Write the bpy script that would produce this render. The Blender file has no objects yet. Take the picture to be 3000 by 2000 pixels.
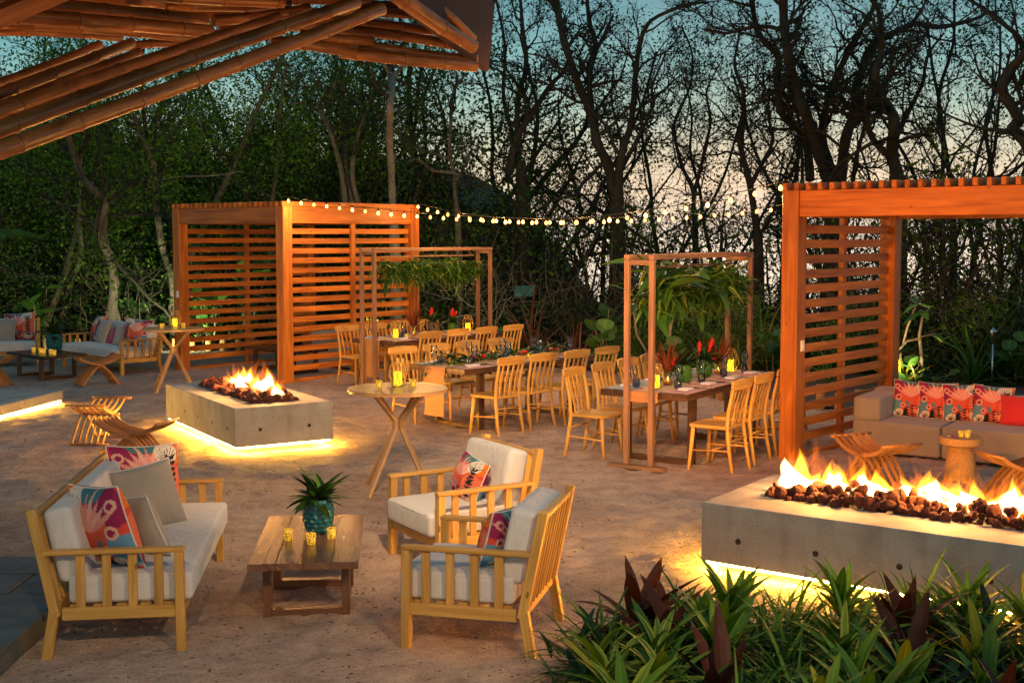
import bpy, math, random
import numpy as np
from mathutils import Vector, Matrix, noise

R = math.radians
PI = math.pi
sc = bpy.context.scene
COL = sc.collection
rnd = random.Random(7)

# ------------------------------------------------------------------ camera, world, sun, exposure
cam = bpy.data.cameras.new('camera')
cam.sensor_width = 36.0
cam.lens = 43.33
cam.shift_y = -0.0204
cam.clip_start = 0.05
cam.clip_end = 6000
camo = bpy.data.objects.new('camera', cam)
COL.objects.link(camo)
camo.location = (0, 0, 2.3)
camo.rotation_euler = (R(90 - 3.95), 0, 0)
sc.camera = camo

w = bpy.data.worlds.new('World')
sc.world = w
w.use_nodes = True
wn = w.node_tree
wn.nodes.clear()
SUN_AZ = R(12)          # the afterglow: ahead of the camera, a little to the right
out = wn.nodes.new('ShaderNodeOutputWorld')
bg = wn.nodes.new('ShaderNodeBackground')
bg.inputs['Strength'].default_value = 0.9
tc = wn.nodes.new('ShaderNodeTexCoord')
sep = wn.nodes.new('ShaderNodeSeparateXYZ')
wn.links.new(tc.outputs['Generated'], sep.inputs[0])
rmp = wn.nodes.new('ShaderNodeValToRGB')
wn.links.new(sep.outputs['Z'], rmp.inputs[0])
cr = rmp.color_ramp
stops = [(0.0, (.82, .70, .55)), (.039, (.77, .66, .48)), (.066, (.60, .60, .45)), (.099, (.34, .53, .46)),
         (.137, (.18, .42, .43)), (.188, (.095, .29, .34)), (.30, (.075, .23, .29)), (1.0, (.085, .18, .26))]
while len(cr.elements) < len(stops):
    cr.elements.new(.5)
for e, (p, c) in zip(cr.elements, stops):
    e.position = p
    e.color = (*c, 1)
sky = wn.nodes.new('ShaderNodeTexSky')
sky.sky_type = 'NISHITA'
sky.sun_disc = False
sky.sun_elevation = R(1.0)
sky.sun_rotation = SUN_AZ
sky.air_density = 1.2
sky.dust_density = 2.0
sky.ozone_density = 3.0
skm = wn.nodes.new('ShaderNodeMix')
skm.data_type = 'RGBA'
skm.blend_type = 'ADD'
skm.inputs['Factor'].default_value = .03
wn.links.new(rmp.outputs[0], skm.inputs[6])
wn.links.new(sky.outputs[0], skm.inputs[7])
wn.links.new(skm.outputs[2], bg.inputs['Color'])
wn.links.new(bg.outputs[0], out.inputs[0])

sun = bpy.data.lights.new('sun', 'SUN')
sun.energy = 0.12
sun.angle = R(20)
sun.color = (1, .72, .5)
suno = bpy.data.objects.new('sun', sun)
COL.objects.link(suno)
suno.rotation_euler = (R(87), 0, PI - SUN_AZ)

sc.view_settings.view_transform = 'Standard'
sc.view_settings.look = 'None'
sc.view_settings.exposure = 0.3
sc.view_settings.gamma = 1.0
sc.view_settings.use_curve_mapping = False
sc.cycles.use_denoising = True
sc.cycles.max_bounces = 7
sc.cycles.diffuse_bounces = 3
sc.cycles.glossy_bounces = 3
sc.cycles.transmission_bounces = 6
sc.cycles.transparent_max_bounces = 16
sc.cycles.volume_bounces = 0
sc.cycles.sample_clamp_indirect = 3.0
sc.cycles.caustics_reflective = False
sc.cycles.caustics_refractive = False

# ------------------------------------------------------------------ mesh helpers
def rotz(a):
    return Matrix.Rotation(a, 3, 'Z')


class MB:
    """collects vertices, faces and grain coordinates of one mesh"""
    def __init__(s):
        s.v, s.f, s.uv, s.sm = [], [], [], []

    def add(s, vs, fs, uvs=None, smooth=False):
        b = len(s.v)
        s.v += [tuple(p) for p in vs]
        for i, f in enumerate(fs):
            s.f.append([b + k for k in f])
            s.uv.append(uvs[i] if uvs else [(vs[k][0], vs[k][1]) for k in f])
            s.sm.append(smooth)
        return s

    def box(s, c, size, rot=None, bev=.004):
        hx, hy, hz = size[0] / 2, size[1] / 2, size[2] / 2
        h = (hx, hy, hz)
        b = min(bev, .45 * min(h))
        c = Vector(c)
        ax = max(range(3), key=lambda i: h[i])
        oth = [i for i in range(3) if i != ax]
        ou = rnd.random() * 3
        vs, ix = [], {}
        for sx in (-1, 1):
            for sy in (-1, 1):
                for sz in (-1, 1):
                    sg = (sx, sy, sz)
                    for a in range(3):
                        p = [sg[i] * (h[i] if i == a else h[i] - b) for i in range(3)]
                        ix[(sg, a)] = len(vs)
                        vs.append(p)
        fs = []
        for a in range(3):
            o = [i for i in range(3) if i != a]
            for g in (-1, 1):
                q = []
                for s1, s2 in ((-1, -1), (1, -1), (1, 1), (-1, 1)):
                    sg = [0, 0, 0]
                    sg[a] = g; sg[o[0]] = s1; sg[o[1]] = s2
                    q.append(ix[(tuple(sg), a)])
                fs.append(q)
        for a in range(3):
            o = [i for i in range(3) if i != a]
            for s1 in (-1, 1):
                for s2 in (-1, 1):
                    q = []
                    for g, ax2 in ((-1, o[0]), (-1, o[1]), (1, o[1]), (1, o[0])):
                        sg = [0, 0, 0]
                        sg[a] = g; sg[o[0]] = s1; sg[o[1]] = s2
                        q.append(ix[(tuple(sg), ax2)])
                    fs.append(q)
        for sx in (-1, 1):
            for sy in (-1, 1):
                for sz in (-1, 1):
                    fs.append([ix[((sx, sy, sz), a)] for a in range(3)])
        ff = []
        for f in fs:
            p = [Vector(vs[k]) for k in f]
            n = (p[1] - p[0]).cross(p[2] - p[0])
            m = sum(p, Vector()) / len(p)
            ff.append(f if n.dot(m) > 0 else f[::-1])
        uvs = []
        for f in ff:
            uvs.append([(vs[k][ax] + ou, vs[k][oth[0]] + vs[k][oth[1]] + ou) for k in f])
        M = rot if rot is not None else Matrix.Identity(3)
        return s.add([M @ Vector(p) + c for p in vs], ff, uvs)

    def bar(s, p0, p1, wd, th, up=(0, 0, 1), bev=.004):
        p0, p1 = Vector(p0), Vector(p1)
        d = (p1 - p0)
        L = d.length
        z = d.normalized()
        x = Vector(up).cross(z)
        if x.length < 1e-4:
            x = Vector((1, 0, 0))
        x.normalize()
        y = z.cross(x)
        M = Matrix((x, y, z)).transposed()
        return s.box((p0 + p1) / 2, (wd, th, L), M, bev)

    def tube(s, pts, rad, n=8, caps=True, smooth=True):
        pts = [Vector(p) for p in pts]
        if not hasattr(rad, '__len__'):
            rad = [rad] * len(pts)
        vs, fs, uvs = [], [], []
        ref = Vector((.31, .22, .92))
        L = 0
        Ls = []
        ou = rnd.random() * 3
        for i, p in enumerate(pts):
            d = (pts[min(i + 1, len(pts) - 1)] - pts[max(i - 1, 0)]).normalized()
            if abs(d.dot(ref)) > .95:
                ref = Vector((.9, .1, .3))
            x = d.cross(ref).normalized()
            ref = x.cross(d)
            y = d.cross(x)
            if i:
                L += (p - pts[i - 1]).length
            Ls.append(L)
            for k in range(n):
                a = 2 * PI * k / n
                vs.append(p + (x * math.cos(a) + y * math.sin(a)) * rad[i])
        for i in range(len(pts) - 1):
            for k in range(n):
                k2 = (k + 1) % n
                fs.append([i * n + k, i * n + k2, (i + 1) * n + k2, (i + 1) * n + k])
                c = 6.28 * rad[i] / n
                uvs.append([(Ls[i] + ou, k * c), (Ls[i] + ou, (k + 1) * c), (Ls[i + 1] + ou, (k + 1) * c), (Ls[i + 1] + ou, k * c)])
        s.add(vs, fs, uvs, smooth)
        if caps:
            b = len(s.v) - len(vs)
            m = len(pts) - 1
            s.f.append([b + k for k in range(n)][::-1]); s.uv.append([(0, 0)] * n); s.sm.append(False)
            s.f.append([b + m * n + k for k in range(n)]); s.uv.append([(0, 0)] * n); s.sm.append(False)
        return s

    def lathe(s, prof, n=20, c=(0, 0, 0), smooth=True):
        vs, fs, uvs = [], [], []
        for (r, z) in prof:
            for k in range(n):
                a = 2 * PI * k / n
                vs.append((c[0] + r * math.cos(a), c[1] + r * math.sin(a), c[2] + z))
        for i in range(len(prof) - 1):
            for k in range(n):
                k2 = (k + 1) % n
                fs.append([i * n + k, i * n + k2, (i + 1) * n + k2, (i + 1) * n + k])
                uvs.append([(k / n, prof[i][1]), ((k + 1) / n, prof[i][1]), ((k + 1) / n, prof[i + 1][1]), (k / n, prof[i + 1][1])])
        return s.add(vs, fs, uvs, smooth)

    def extrude(s, outl, z0, z1, smooth=False):
        n = len(outl)
        vs = [(x, y, z0) for x, y in outl] + [(x, y, z1) for x, y in outl]
        fs = [[k, (k + 1) % n, n + (k + 1) % n, n + k] for k in range(n)]
        fs += [list(range(n))[::-1], list(range(n, 2 * n))]
        uvs = [[(vs[k][1], vs[k][0] + vs[k][2]) for k in f] for f in fs]
        return s.add(vs, fs, uvs, smooth)

    def rbox(s, c, size, r, bulge=0.0, rot=None, n=6):
        """soft cushion: rounded box with a slightly crowned top"""
        h = [x / 2 for x in size]
        r = min(r, min(h) * .98)
        lev = []
        for a in range(3):
            i = h[a] - r
            e = [-h[a], -h[a] + r * .3, -h[a] + r * .65, -i]
            m = [(-i + 2 * i * k / n) for k in range(1, n)]
            lev.append(e + m + [i, h[a] - r * .65, h[a] - r * .3, h[a]])
        M = rot if rot is not None else Matrix.Identity(3)
        c = Vector(c)
        for a in range(3):
            o = [i for i in range(3) if i != a]
            for g in (-1, 1):
                A, B = lev[o[0]], lev[o[1]]
                vs = []
                for u in A:
                    for v in B:
                        p = [0, 0, 0]
                        p[a] = g * h[a]; p[o[0]] = u; p[o[1]] = v
                        inn = [max(-(h[i] - r), min(h[i] - r, p[i])) for i in range(3)]
                        d = Vector(p) - Vector(inn)
                        q = Vector(inn) + d.normalized() * r
                        if bulge:
                            t = (1 - (q.x / h[0]) ** 2) * (1 - (q.y / h[1]) ** 2)
                            q.z += bulge * max(0, t) * (1 if q.z > 0 else .2)
                        vs.append(M @ q + c)
                nb = len(B)
                fs = []
                for i in range(len(A) - 1):
                    for j in range(nb - 1):
                        f = [i * nb + j, (i + 1) * nb + j, (i + 1) * nb + j + 1, i * nb + j + 1]
                        fs.append(f)
                nn = (vs[fs[len(fs) // 2][1]] - vs[fs[len(fs) // 2][0]]).cross(vs[fs[len(fs) // 2][2]] - vs[fs[len(fs) // 2][0]])
                ref = M @ Vector([g if i == a else 0 for i in range(3)])
                if nn.dot(ref) < 0:
                    fs = [f[::-1] for f in fs]
                s.add(vs, fs, None, True)
        return s

    def mesh(s, name):
        me = bpy.data.meshes.new(name)
        me.from_pydata(s.v, [], s.f)
        uvl = me.uv_layers.new(name='UVMap')
        flat = [c for f in s.uv for p in f for c in p]
        uvl.data.foreach_set('uv', flat)
        me.polygons.foreach_set('use_smooth', s.sm)
        me.update()
        return me


def link(name, data, parent=None, loc=None, rot=None):
    o = bpy.data.objects.new(name, data)
    COL.objects.link(o)
    if parent is not None:
        o.parent = parent
    if loc is not None:
        o.location = loc
    if rot is not None:
        o.rotation_euler = rot
    return o


def setmat(me, m):
    me.materials.clear()
    me.materials.append(m)


def tag(o, label, cat, group=None, kind=None):
    if label:
        o['label'] = label
    if cat:
        o['category'] = cat
    if group:
        o['group'] = group
    if kind:
        o['kind'] = kind
    return o


def thing(name, label, cat, loc=(0, 0, 0), rz=0.0, group=None):
    o = link(name, None, None, loc, (0, 0, rz))
    o.empty_display_size = .1
    return tag(o, label, cat, group)


def part(name, mb, m, parent, loc=None, rot=None, kind=None):
    me = mb.mesh(name) if isinstance(mb, MB) else mb
    if m is not None:
        setmat(me, m)
    o = link(name, me, parent, loc, rot)
    if kind:
        o['kind'] = kind
    return o


def solo(name, mb, m, label, cat, loc=(0, 0, 0), rot=(0, 0, 0), group=None, kind=None):
    o = part(name, mb, m, None, loc, rot)
    return tag(o, label, cat, group, kind)


def struct(name, mb, m):
    o = part(name, mb, m, None)
    o['kind'] = 'structure'
    return o


def copy_tree(o, parent=None):
    c = o.copy()
    COL.objects.link(c)
    c.parent = parent
    for ch in KIDS.get(o.name, None) or list(o.children):
        copy_tree(ch, c)
    return c


KIDS = {}


def dup(root, loc, rz, label, group=None, scale=None):
    c = copy_tree(root)
    c.location = loc
    c.rotation_euler = (0, 0, rz)
    c['label'] = label
    if group:
        c['group'] = group
    if scale:
        c.scale = (scale,) * 3
    return c


def fast_mesh(name, verts, quads=None, tris=None, uv=None, smooth=False):
    me = bpy.data.meshes.new(name)
    verts = np.asarray(verts, dtype=np.float32)
    me.vertices.add(len(verts))
    me.vertices.foreach_set('co', verts.ravel())
    loops, starts, tot = [], [], []
    n = 0
    if quads is not None and len(quads):
        q = np.asarray(quads, dtype=np.int32)
        loops.append(q.ravel()); starts.append(np.arange(len(q)) * 4); tot.append(np.full(len(q), 4)); n = q.size
    if tris is not None and len(tris):
        t = np.asarray(tris, dtype=np.int32)
        loops.append(t.ravel()); starts.append(n + np.arange(len(t)) * 3); tot.append(np.full(len(t), 3))
    loops = np.concatenate(loops); starts = np.concatenate(starts)
    me.loops.add(len(loops))
    me.loops.foreach_set('vertex_index', loops.astype(np.int32))
    me.polygons.add(len(starts))
    me.polygons.foreach_set('loop_start', starts.astype(np.int32))
    if uv is not None:
        ul = me.uv_layers.new(name='UVMap')
        ul.data.foreach_set('uv', np.asarray(uv, dtype=np.float32)[loops].ravel())
    if smooth:
        me.polygons.foreach_set('use_smooth', np.ones(len(starts), dtype=bool))
    me.update(calc_edges=True)
    me.validate()
    return me


ORD = ['first', 'second', 'third', 'fourth', 'fifth', 'sixth', 'seventh', 'eighth', 'ninth', 'tenth', 'eleventh', 'twelfth']

# ------------------------------------------------------------------ materials
MATS = {}


def new_mat(name):
    m = bpy.data.materials.new(name)
    m.use_nodes = True
    nt = m.node_tree
    b = nt.nodes['Principled BSDF']
    MATS[name] = m
    return m, nt, b


def nd(nt, t, ins=None, **kw):
    n = nt.nodes.new('ShaderNode' + t)
    for k, v in kw.items():
        setattr(n, k, v)
    if ins:
        for k, v in ins.items():
            if hasattr(v, 'is_output') or isinstance(v, bpy.types.NodeSocket):
                nt.links.new(v, n.inputs[k])
            else:
                n.inputs[k].default_value = v
    return n


def ramp(nt, fac, stops, interp='LINEAR'):
    n = nt.nodes.new('ShaderNodeValToRGB')
    cr = n.color_ramp
    cr.interpolation = interp
    while len(cr.elements) < len(stops):
        cr.elements.new(.5)
    for e, (p, c) in zip(cr.elements, stops):
        e.position = p
        e.color = (*c, 1)
    nt.links.new(fac, n.inputs[0])
    return n.outputs[0]


def mixc(nt, a, b, fac, mode='MIX'):
    n = nt.nodes.new('ShaderNodeMix')
    n.data_type = 'RGBA'
    n.blend_type = mode
    for k, v in ((0, fac), (6, a), (7, b)):
        if isinstance(v, bpy.types.NodeSocket):
            nt.links.new(v, n.inputs[k])
        else:
            n.inputs[k].default_value = v if k == 0 else (*v, 1)
    return n.outputs[2]


def mth(nt, op, a, b=0.0, c=None):
    n = nt.nodes.new('ShaderNodeMath')
    n.operation = op
    for k, v in enumerate((a, b) if c is None else (a, b, c)):
        if isinstance(v, bpy.types.NodeSocket):
            nt.links.new(v, n.inputs[k])
        else:
            n.inputs[k].default_value = v
    return n.outputs[0]


def bump(nt, b, h, strength=.3, dist=.01, prev=None):
    n = nd(nt, 'Bump', {'Strength': strength, 'Distance': dist, 'Height': h})
    if prev is not None:
        nt.links.new(prev, n.inputs['Normal'])
    nt.links.new(n.outputs[0], b.inputs['Normal'])
    return n.outputs[0]


def wood(name, light, dark, rough=.5, su=1.6, sv=34, knots=True, spec=.4):
    m, nt, b = new_mat(name)
    uv = nd(nt, 'TexCoord').outputs['UV']
    oi = nd(nt, 'ObjectInfo').outputs['Random']
    off = nd(nt, 'CombineXYZ', {0: mth(nt, 'MULTIPLY', oi, 37.0), 1: mth(nt, 'MULTIPLY', oi, 11.0), 2: 0.0})
    add = nd(nt, 'VectorMath', {0: uv, 1: off.outputs[0]}, operation='ADD')
    mp = nd(nt, 'Mapping', {'Vector': add.outputs[0], 'Scale': (su, sv, 1)})
    n1 = nd(nt, 'TexNoise', {'Vector': mp.outputs[0], 'Scale': 1.0, 'Detail': 5.0, 'Roughness': .6, 'Distortion': .9})
    mp2 = nd(nt, 'Mapping', {'Vector': add.outputs[0], 'Scale': (su * 1.3, sv * .25, 1)})
    n2 = nd(nt, 'TexNoise', {'Vector': mp2.outputs[0], 'Scale': 1.0, 'Detail': 2.0})
    col = ramp(nt, n1.outputs[0], [(.3, dark), (.48, tuple((a + c) / 2 for a, c in zip(light, dark))), (.68, light)])
    var = mth(nt, 'MULTIPLY_ADD', n2.outputs[0], .7, .62)
    v2 = mth(nt, 'MULTIPLY', var, mth(nt, 'MULTIPLY_ADD', oi, .45, .76))
    cc = nd(nt, 'CombineColor', {0: v2, 1: v2, 2: v2})
    c2 = mixc(nt, col, cc.outputs[0], 1.0, 'MULTIPLY')
    if knots:
        mk = nd(nt, 'Mapping', {'Vector': add.outputs[0], 'Scale': (3.2, 9, 1)})
        vo = nd(nt, 'TexVoronoi', {'Vector': mk.outputs[0], 'Scale': 1.0})
        k = mth(nt, 'LESS_THAN', vo.outputs['Distance'], .07)
        c2 = mixc(nt, c2, tuple(x * .35 for x in dark), mth(nt, 'MULTIPLY', k, .75))
    nt.links.new(c2, b.inputs['Base Color'])
    b.inputs['Roughness'].default_value = rough
    b.inputs['Specular IOR Level'].default_value = spec
    rr = mth(nt, 'MULTIPLY_ADD', n1.outputs[0], .25, rough - .12)
    nt.links.new(rr, b.inputs['Roughness'])
    bump(nt, b, n1.outputs[0], .18, .003)
    return m


wood('teak', (.60, .20, .03), (.28, .068, .010), .48, 1.0, 15, spec=.35)
wood('pine', (.66, .365, .10), (.44, .205, .04), .42, 1.5, 20)
wood('pine_pale', (.62, .40, .17), (.46, .26, .09), .42, 2.0, 42)
wood('dark_wood', (.105, .05, .028), (.045, .02, .012), .24, 1.4, 24, knots=False, spec=.6)
wood('coffee_wood', (.24, .11, .062), (.11, .045, .026), .22, 1.1, 16, knots=False, spec=.6)
wood('frame_wood', (.29, .15, .085), (.16, .08, .05), .6, 1.4, 26, knots=False)
wood('oak_top', (.50, .30, .15), (.36, .2, .09), .3, 1.2, 16, knots=False, spec=.5)
wood('stool_wood', (.42, .2, .075), (.25, .105, .035), .45, 2.2, 40, knots=False)
wood('log_wood', (.46, .26, .10), (.28, .14, .05), .7, 2, 20)


def mat_bamboo():
    m, nt, b = new_mat('bamboo')
    uv = nd(nt, 'TexCoord').outputs['UV']
    oi = nd(nt, 'ObjectInfo').outputs['Random']
    off = nd(nt, 'CombineXYZ', {0: mth(nt, 'MULTIPLY', oi, 13.0), 1: oi, 2: 0.0})
    add = nd(nt, 'VectorMath', {0: uv, 1: off.outputs[0]}, operation='ADD')
    mp = nd(nt, 'Mapping', {'Vector': add.outputs[0], 'Scale': (1.2, 22, 1)})
    n1 = nd(nt, 'TexNoise', {'Vector': mp.outputs[0], 'Scale': 1.0, 'Detail': 6.0, 'Roughness': .65})
    mp2 = nd(nt, 'Mapping', {'Vector': add.outputs[0], 'Scale': (3, 9, 1)})
    n2 = nd(nt, 'TexNoise', {'Vector': mp2.outputs[0], 'Scale': 1.0, 'Detail': 3.0})
    col = ramp(nt, n1.outputs[0], [(.25, (.15, .05, .015)), (.5, (.34, .13, .038)), (.75, (.50, .23, .075))])
    dk = ramp(nt, n2.outputs[0], [(.34, (.45, .4, .36)), (.55, (1, 1, 1))])
    c2 = mixc(nt, col, dk, 1.0, 'MULTIPLY')
    v = mth(nt, 'MULTIPLY_ADD', oi, .35, .75)
    cc = nd(nt, 'CombineColor', {0: v, 1: v, 2: v})
    nt.links.new(mixc(nt, c2, cc.outputs[0], 1.0, 'MULTIPLY'), b.inputs['Base Color'])
    b.inputs['Roughness'].default_value = .36
    bump(nt, b, n1.outputs[0], .25, .004)


mat_bamboo()


def plain(name, col, rough=.6, metal=0.0, spec=.5, vary=.15, scale=8.0, bmp=0.0, emis=None, es=0.0):
    m, nt, b = new_mat(name)
    tcn = nd(nt, 'TexCoord').outputs['Object']
    n = nd(nt, 'TexNoise', {'Vector': tcn, 'Scale': scale, 'Detail': 4.0})
    lo = tuple(c * (1 - vary) for c in col)
    hi = tuple(min(1, c * (1 + vary)) for c in col)
    nt.links.new(ramp(nt, n.outputs[0], [(.3, lo), (.7, hi)]), b.inputs['Base Color'])
    b.inputs['Roughness'].default_value = rough
    b.inputs['Metallic'].default_value = metal
    b.inputs['Specular IOR Level'].default_value = spec
    if bmp:
        bump(nt, b, n.outputs[0], bmp, .005)
    if emis:
        b.inputs['Emission Color'].default_value = (*emis, 1)
        b.inputs['Emission Strength'].default_value = es
    return m


def fabric(name, col, rough=.85, scale=260.0):
    m, nt, b = new_mat(name)
    o = nd(nt, 'TexCoord').outputs['Object']
    n = nd(nt, 'TexNoise', {'Vector': o, 'Scale': scale, 'Detail': 2.0})
    n2 = nd(nt, 'TexNoise', {'Vector': o, 'Scale': 5.0, 'Detail': 3.0})
    c = ramp(nt, n.outputs[0], [(.3, tuple(x * .82 for x in col)), (.7, tuple(min(1, x * 1.1) for x in col))])
    c2 = mixc(nt, c, ramp(nt, n2.outputs[0], [(.3, (.9, .9, .9)), (.65, (1, 1, 1))]), 1.0, 'MULTIPLY')
    nt.links.new(c2, b.inputs['Base Color'])
    b.inputs['Roughness'].default_value = rough
    b.inputs['Specular IOR Level'].default_value = .2
    b.inputs['Sheen Weight'].default_value = .25
    mw = nd(nt, 'Mapping', {'Vector': o, 'Scale': (1, 1, .45)})
    n3 = nd(nt, 'TexNoise', {'Vector': mw.outputs[0], 'Scale': 9.0, 'Detail': 2.0, 'Distortion': 1.2})
    nb = bump(nt, b, n3.outputs[0], .6, .02)
    bump(nt, b, n.outputs[0], .12, .002, nb)
    return m


fabric('cream_fabric', (.70, .66, .66))
fabric('taupe_fabric', (.36, .315, .275))
fabric('grey_fabric', (.30, .27, .265), scale=180)
fabric('pink_fabric', (.62, .05, .12))
fabric('red_fabric', (.62, .035, .045))
fabric('napkin', (.62, .57, .66))
fabric('runner', (.44, .205, .085), scale=140)
plain('white_plastic', (.75, .74, .72), .4, vary=.03)
plain('brass', (.78, .52, .18), .25, 1.0, vary=.15, scale=30)
plain('wire_gold', (.75, .45, .14), .3, 1.0)
plain('steel', (.5, .5, .5), .3, 1.0)
plain('black_metal', (.02, .02, .022), .45, .3)
plain('teal_pot', (.012, .115, .15), .3, vary=.3, scale=40)
plain('green_pot', (.06, .17, .02), .35, vary=.35, scale=60)
plain('brown_pot', (.16, .075, .03), .5, vary=.4, scale=60)
plain('red_flower', (.62, .02, .015), .5, vary=.3, scale=60)
plain('orchid', (.42, .05, .25), .6, vary=.4, scale=50)
plain('white_petal', (.7, .62, .6), .6, vary=.15, scale=50)
plain('node_dark', (.16, .062, .022), .6, vary=.4, scale=30)
plain('dark_timber', (.055, .022, .014), .7, vary=.35, scale=3)
plain('thatch', (.05, .022, .013), .9, vary=.5, scale=12, bmp=.5)
plain('teal_box', (.03, .16, .16), .6)
plain('slate', (.10, .115, .125), .55, vary=.35, scale=5, bmp=.15)
plain('soil', (.055, .037, .026), .95, vary=.5, scale=6, bmp=.6)
plain('cork', (.42, .24, .105), .85, vary=.35, scale=90, bmp=.3)
plain('stem_bark', (.24, .185, .14), .85, vary=.35, scale=14, bmp=.3)
plain('cable', (.015, .013, .012), .6)


def stripes(name, a, b_, freq):
    m, nt, b = new_mat(name)
    o = nd(nt, 'TexCoord').outputs['Object']
    wv = nd(nt, 'TexWave', {'Vector': o, 'Scale': freq, 'Distortion': .6, 'Detail': 1.0})
    nt.links.new(ramp(nt, wv.outputs[0], [(.35, a), (.6, b_)]), b.inputs['Base Color'])
    b.inputs['Roughness'].default_value = .8


stripes('placemat_pink', (.55, .16, .17), (.66, .5, .5), 14)
stripes('placemat_blue', (.30, .42, .46), (.6, .62, .64), 9)


def mat_print():
    m, nt, b = new_mat('floral_print')
    a = nd(nt, 'Attribute', attribute_name='print')
    o = nd(nt, 'TexCoord').outputs['Object']
    n = nd(nt, 'TexNoise', {'Vector': o, 'Scale': 240.0, 'Detail': 1.0})
    c = mixc(nt, a.outputs['Color'], ramp(nt, n.outputs[0], [(.3, (.85, .85, .85)), (.7, (1, 1, 1))]), 1.0, 'MULTIPLY')
    nt.links.new(c, b.inputs['Base Color'])
    b.inputs['Roughness'].default_value = .8
    b.inputs['Specular IOR Level'].default_value = .2
    n3 = nd(nt, 'TexNoise', {'Vector': o, 'Scale': 12.0, 'Detail': 2.0})
    bump(nt, b, n3.outputs[0], .3, .012)


mat_print()


def mat_sand():
    m, nt, b = new_mat('sand')
    o = nd(nt, 'TexCoord').outputs['Object']
    big = nd(nt, 'TexNoise', {'Vector': o, 'Scale': .55, 'Detail': 3.0})
    mid = nd(nt, 'TexNoise', {'Vector': o, 'Scale': 5.0, 'Detail': 5.0, 'Roughness': .62, 'Distortion': .5})
    fine = nd(nt, 'TexNoise', {'Vector': o, 'Scale': 75.0, 'Detail': 3.0, 'Roughness': .7})
    c = ramp(nt, mid.outputs[0], [(.3, (.34, .245, .198)), (.5, (.47, .345, .282)), (.7, (.56, .425, .35))])
    c = mixc(nt, c, ramp(nt, big.outputs[0], [(.3, (.70, .66, .67)), (.65, (1.05, 1.03, 1.0))]), 1.0, 'MULTIPLY')
    c = mixc(nt, c, ramp(nt, fine.outputs[0], [(.28, (.42, .40, .39)), (.46, (1, 1, 1)), (.72, (1.28, 1.26, 1.22))]), 1.0, 'MULTIPLY')
    # dark grit and bits of dry leaf
    vo = nd(nt, 'TexVoronoi', {'Vector': o, 'Scale': 19.0})
    pat = nd(nt, 'TexNoise', {'Vector': o, 'Scale': 1.6, 'Detail': 2.0})
    thr = mth(nt, 'MULTIPLY_ADD', pat.outputs[0], .6, -.10)
    sp = mth(nt, 'LESS_THAN', vo.outputs['Distance'], thr)
    sel = mth(nt, 'GREATER_THAN', nd(nt, 'SeparateColor', {0: vo.outputs['Color']}).outputs[0], .62)
    c = mixc(nt, c, (.085, .055, .045), mth(nt, 'MULTIPLY', mth(nt, 'MULTIPLY', sp, sel), .75))
    nt.links.new(c, b.inputs['Base Color'])
    b.inputs['Roughness'].default_value = .95
    b.inputs['Specular IOR Level'].default_value = .15
    mp = nd(nt, 'Mapping', {'Vector': o, 'Rotation': (0, 0, .2), 'Scale': (1.0, 1.5, 1)})
    rip = nd(nt, 'TexNoise', {'Vector': mp.outputs[0], 'Scale': 6.5, 'Detail': 5.0, 'Roughness': .6, 'Distortion': 1.0})
    x = bump(nt, b, rip.outputs[0], .4, .04)
    x = bump(nt, b, mid.outputs[0], .6, .04, x)
    gr = nd(nt, 'TexNoise', {'Vector': o, 'Scale': 22.0, 'Detail': 4.0, 'Roughness': .7})
    x = bump(nt, b, gr.outputs[0], .7, .016, x)
    x = bump(nt, b, fine.outputs[0], .5, .008, x)


mat_sand()


def mat_concrete():
    m, nt, b = new_mat('concrete')
    o = nd(nt, 'TexCoord').outputs['Object']
    n1 = nd(nt, 'TexNoise', {'Vector': o, 'Scale': 2.2, 'Detail': 6.0, 'Roughness': .6})
    mp = nd(nt, 'Mapping', {'Vector': o, 'Scale': (3.2, 3.2, .9)})
    n2 = nd(nt, 'TexNoise', {'Vector': mp.outputs[0], 'Scale': 2.0, 'Detail': 4.0})
    n3 = nd(nt, 'TexNoise', {'Vector': o, 'Scale': 60.0, 'Detail': 3.0})
    c = ramp(nt, n1.outputs[0], [(.3, (.29, .27, .24)), (.55, (.42, .40, .365)), (.72, (.48, .46, .425))])
    c = mixc(nt, c, ramp(nt, n2.outputs[0], [(.3, (.80, .78, .76)), (.55, (1, 1, 1))]), 1.0, 'MULTIPLY')
    c = mixc(nt, c, ramp(nt, n3.outputs[0], [(.3, (.85, .85, .85)), (.6, (1, 1, 1))]), 1.0, 'MULTIPLY')
    vo = nd(nt, 'TexVoronoi', {'Vector': o, 'Scale': 17.0})
    hole = mth(nt, 'LESS_THAN', vo.outputs['Distance'], .085)
    sel = mth(nt, 'GREATER_THAN', nd(nt, 'SeparateColor', {0: vo.outputs['Color']}).outputs[1], .72)
    pit = mth(nt, 'MULTIPLY', hole, sel)
    c = mixc(nt, c, (.06, .055, .05), mth(nt, 'MULTIPLY', pit, .85))
    nt.links.new(c, b.inputs['Base Color'])
    b.inputs['Roughness'].default_value = .75
    x = bump(nt, b, n1.outputs[0], .2, .01)
    bump(nt, b, n3.outputs[0], .25, .004, x)


mat_concrete()


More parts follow.
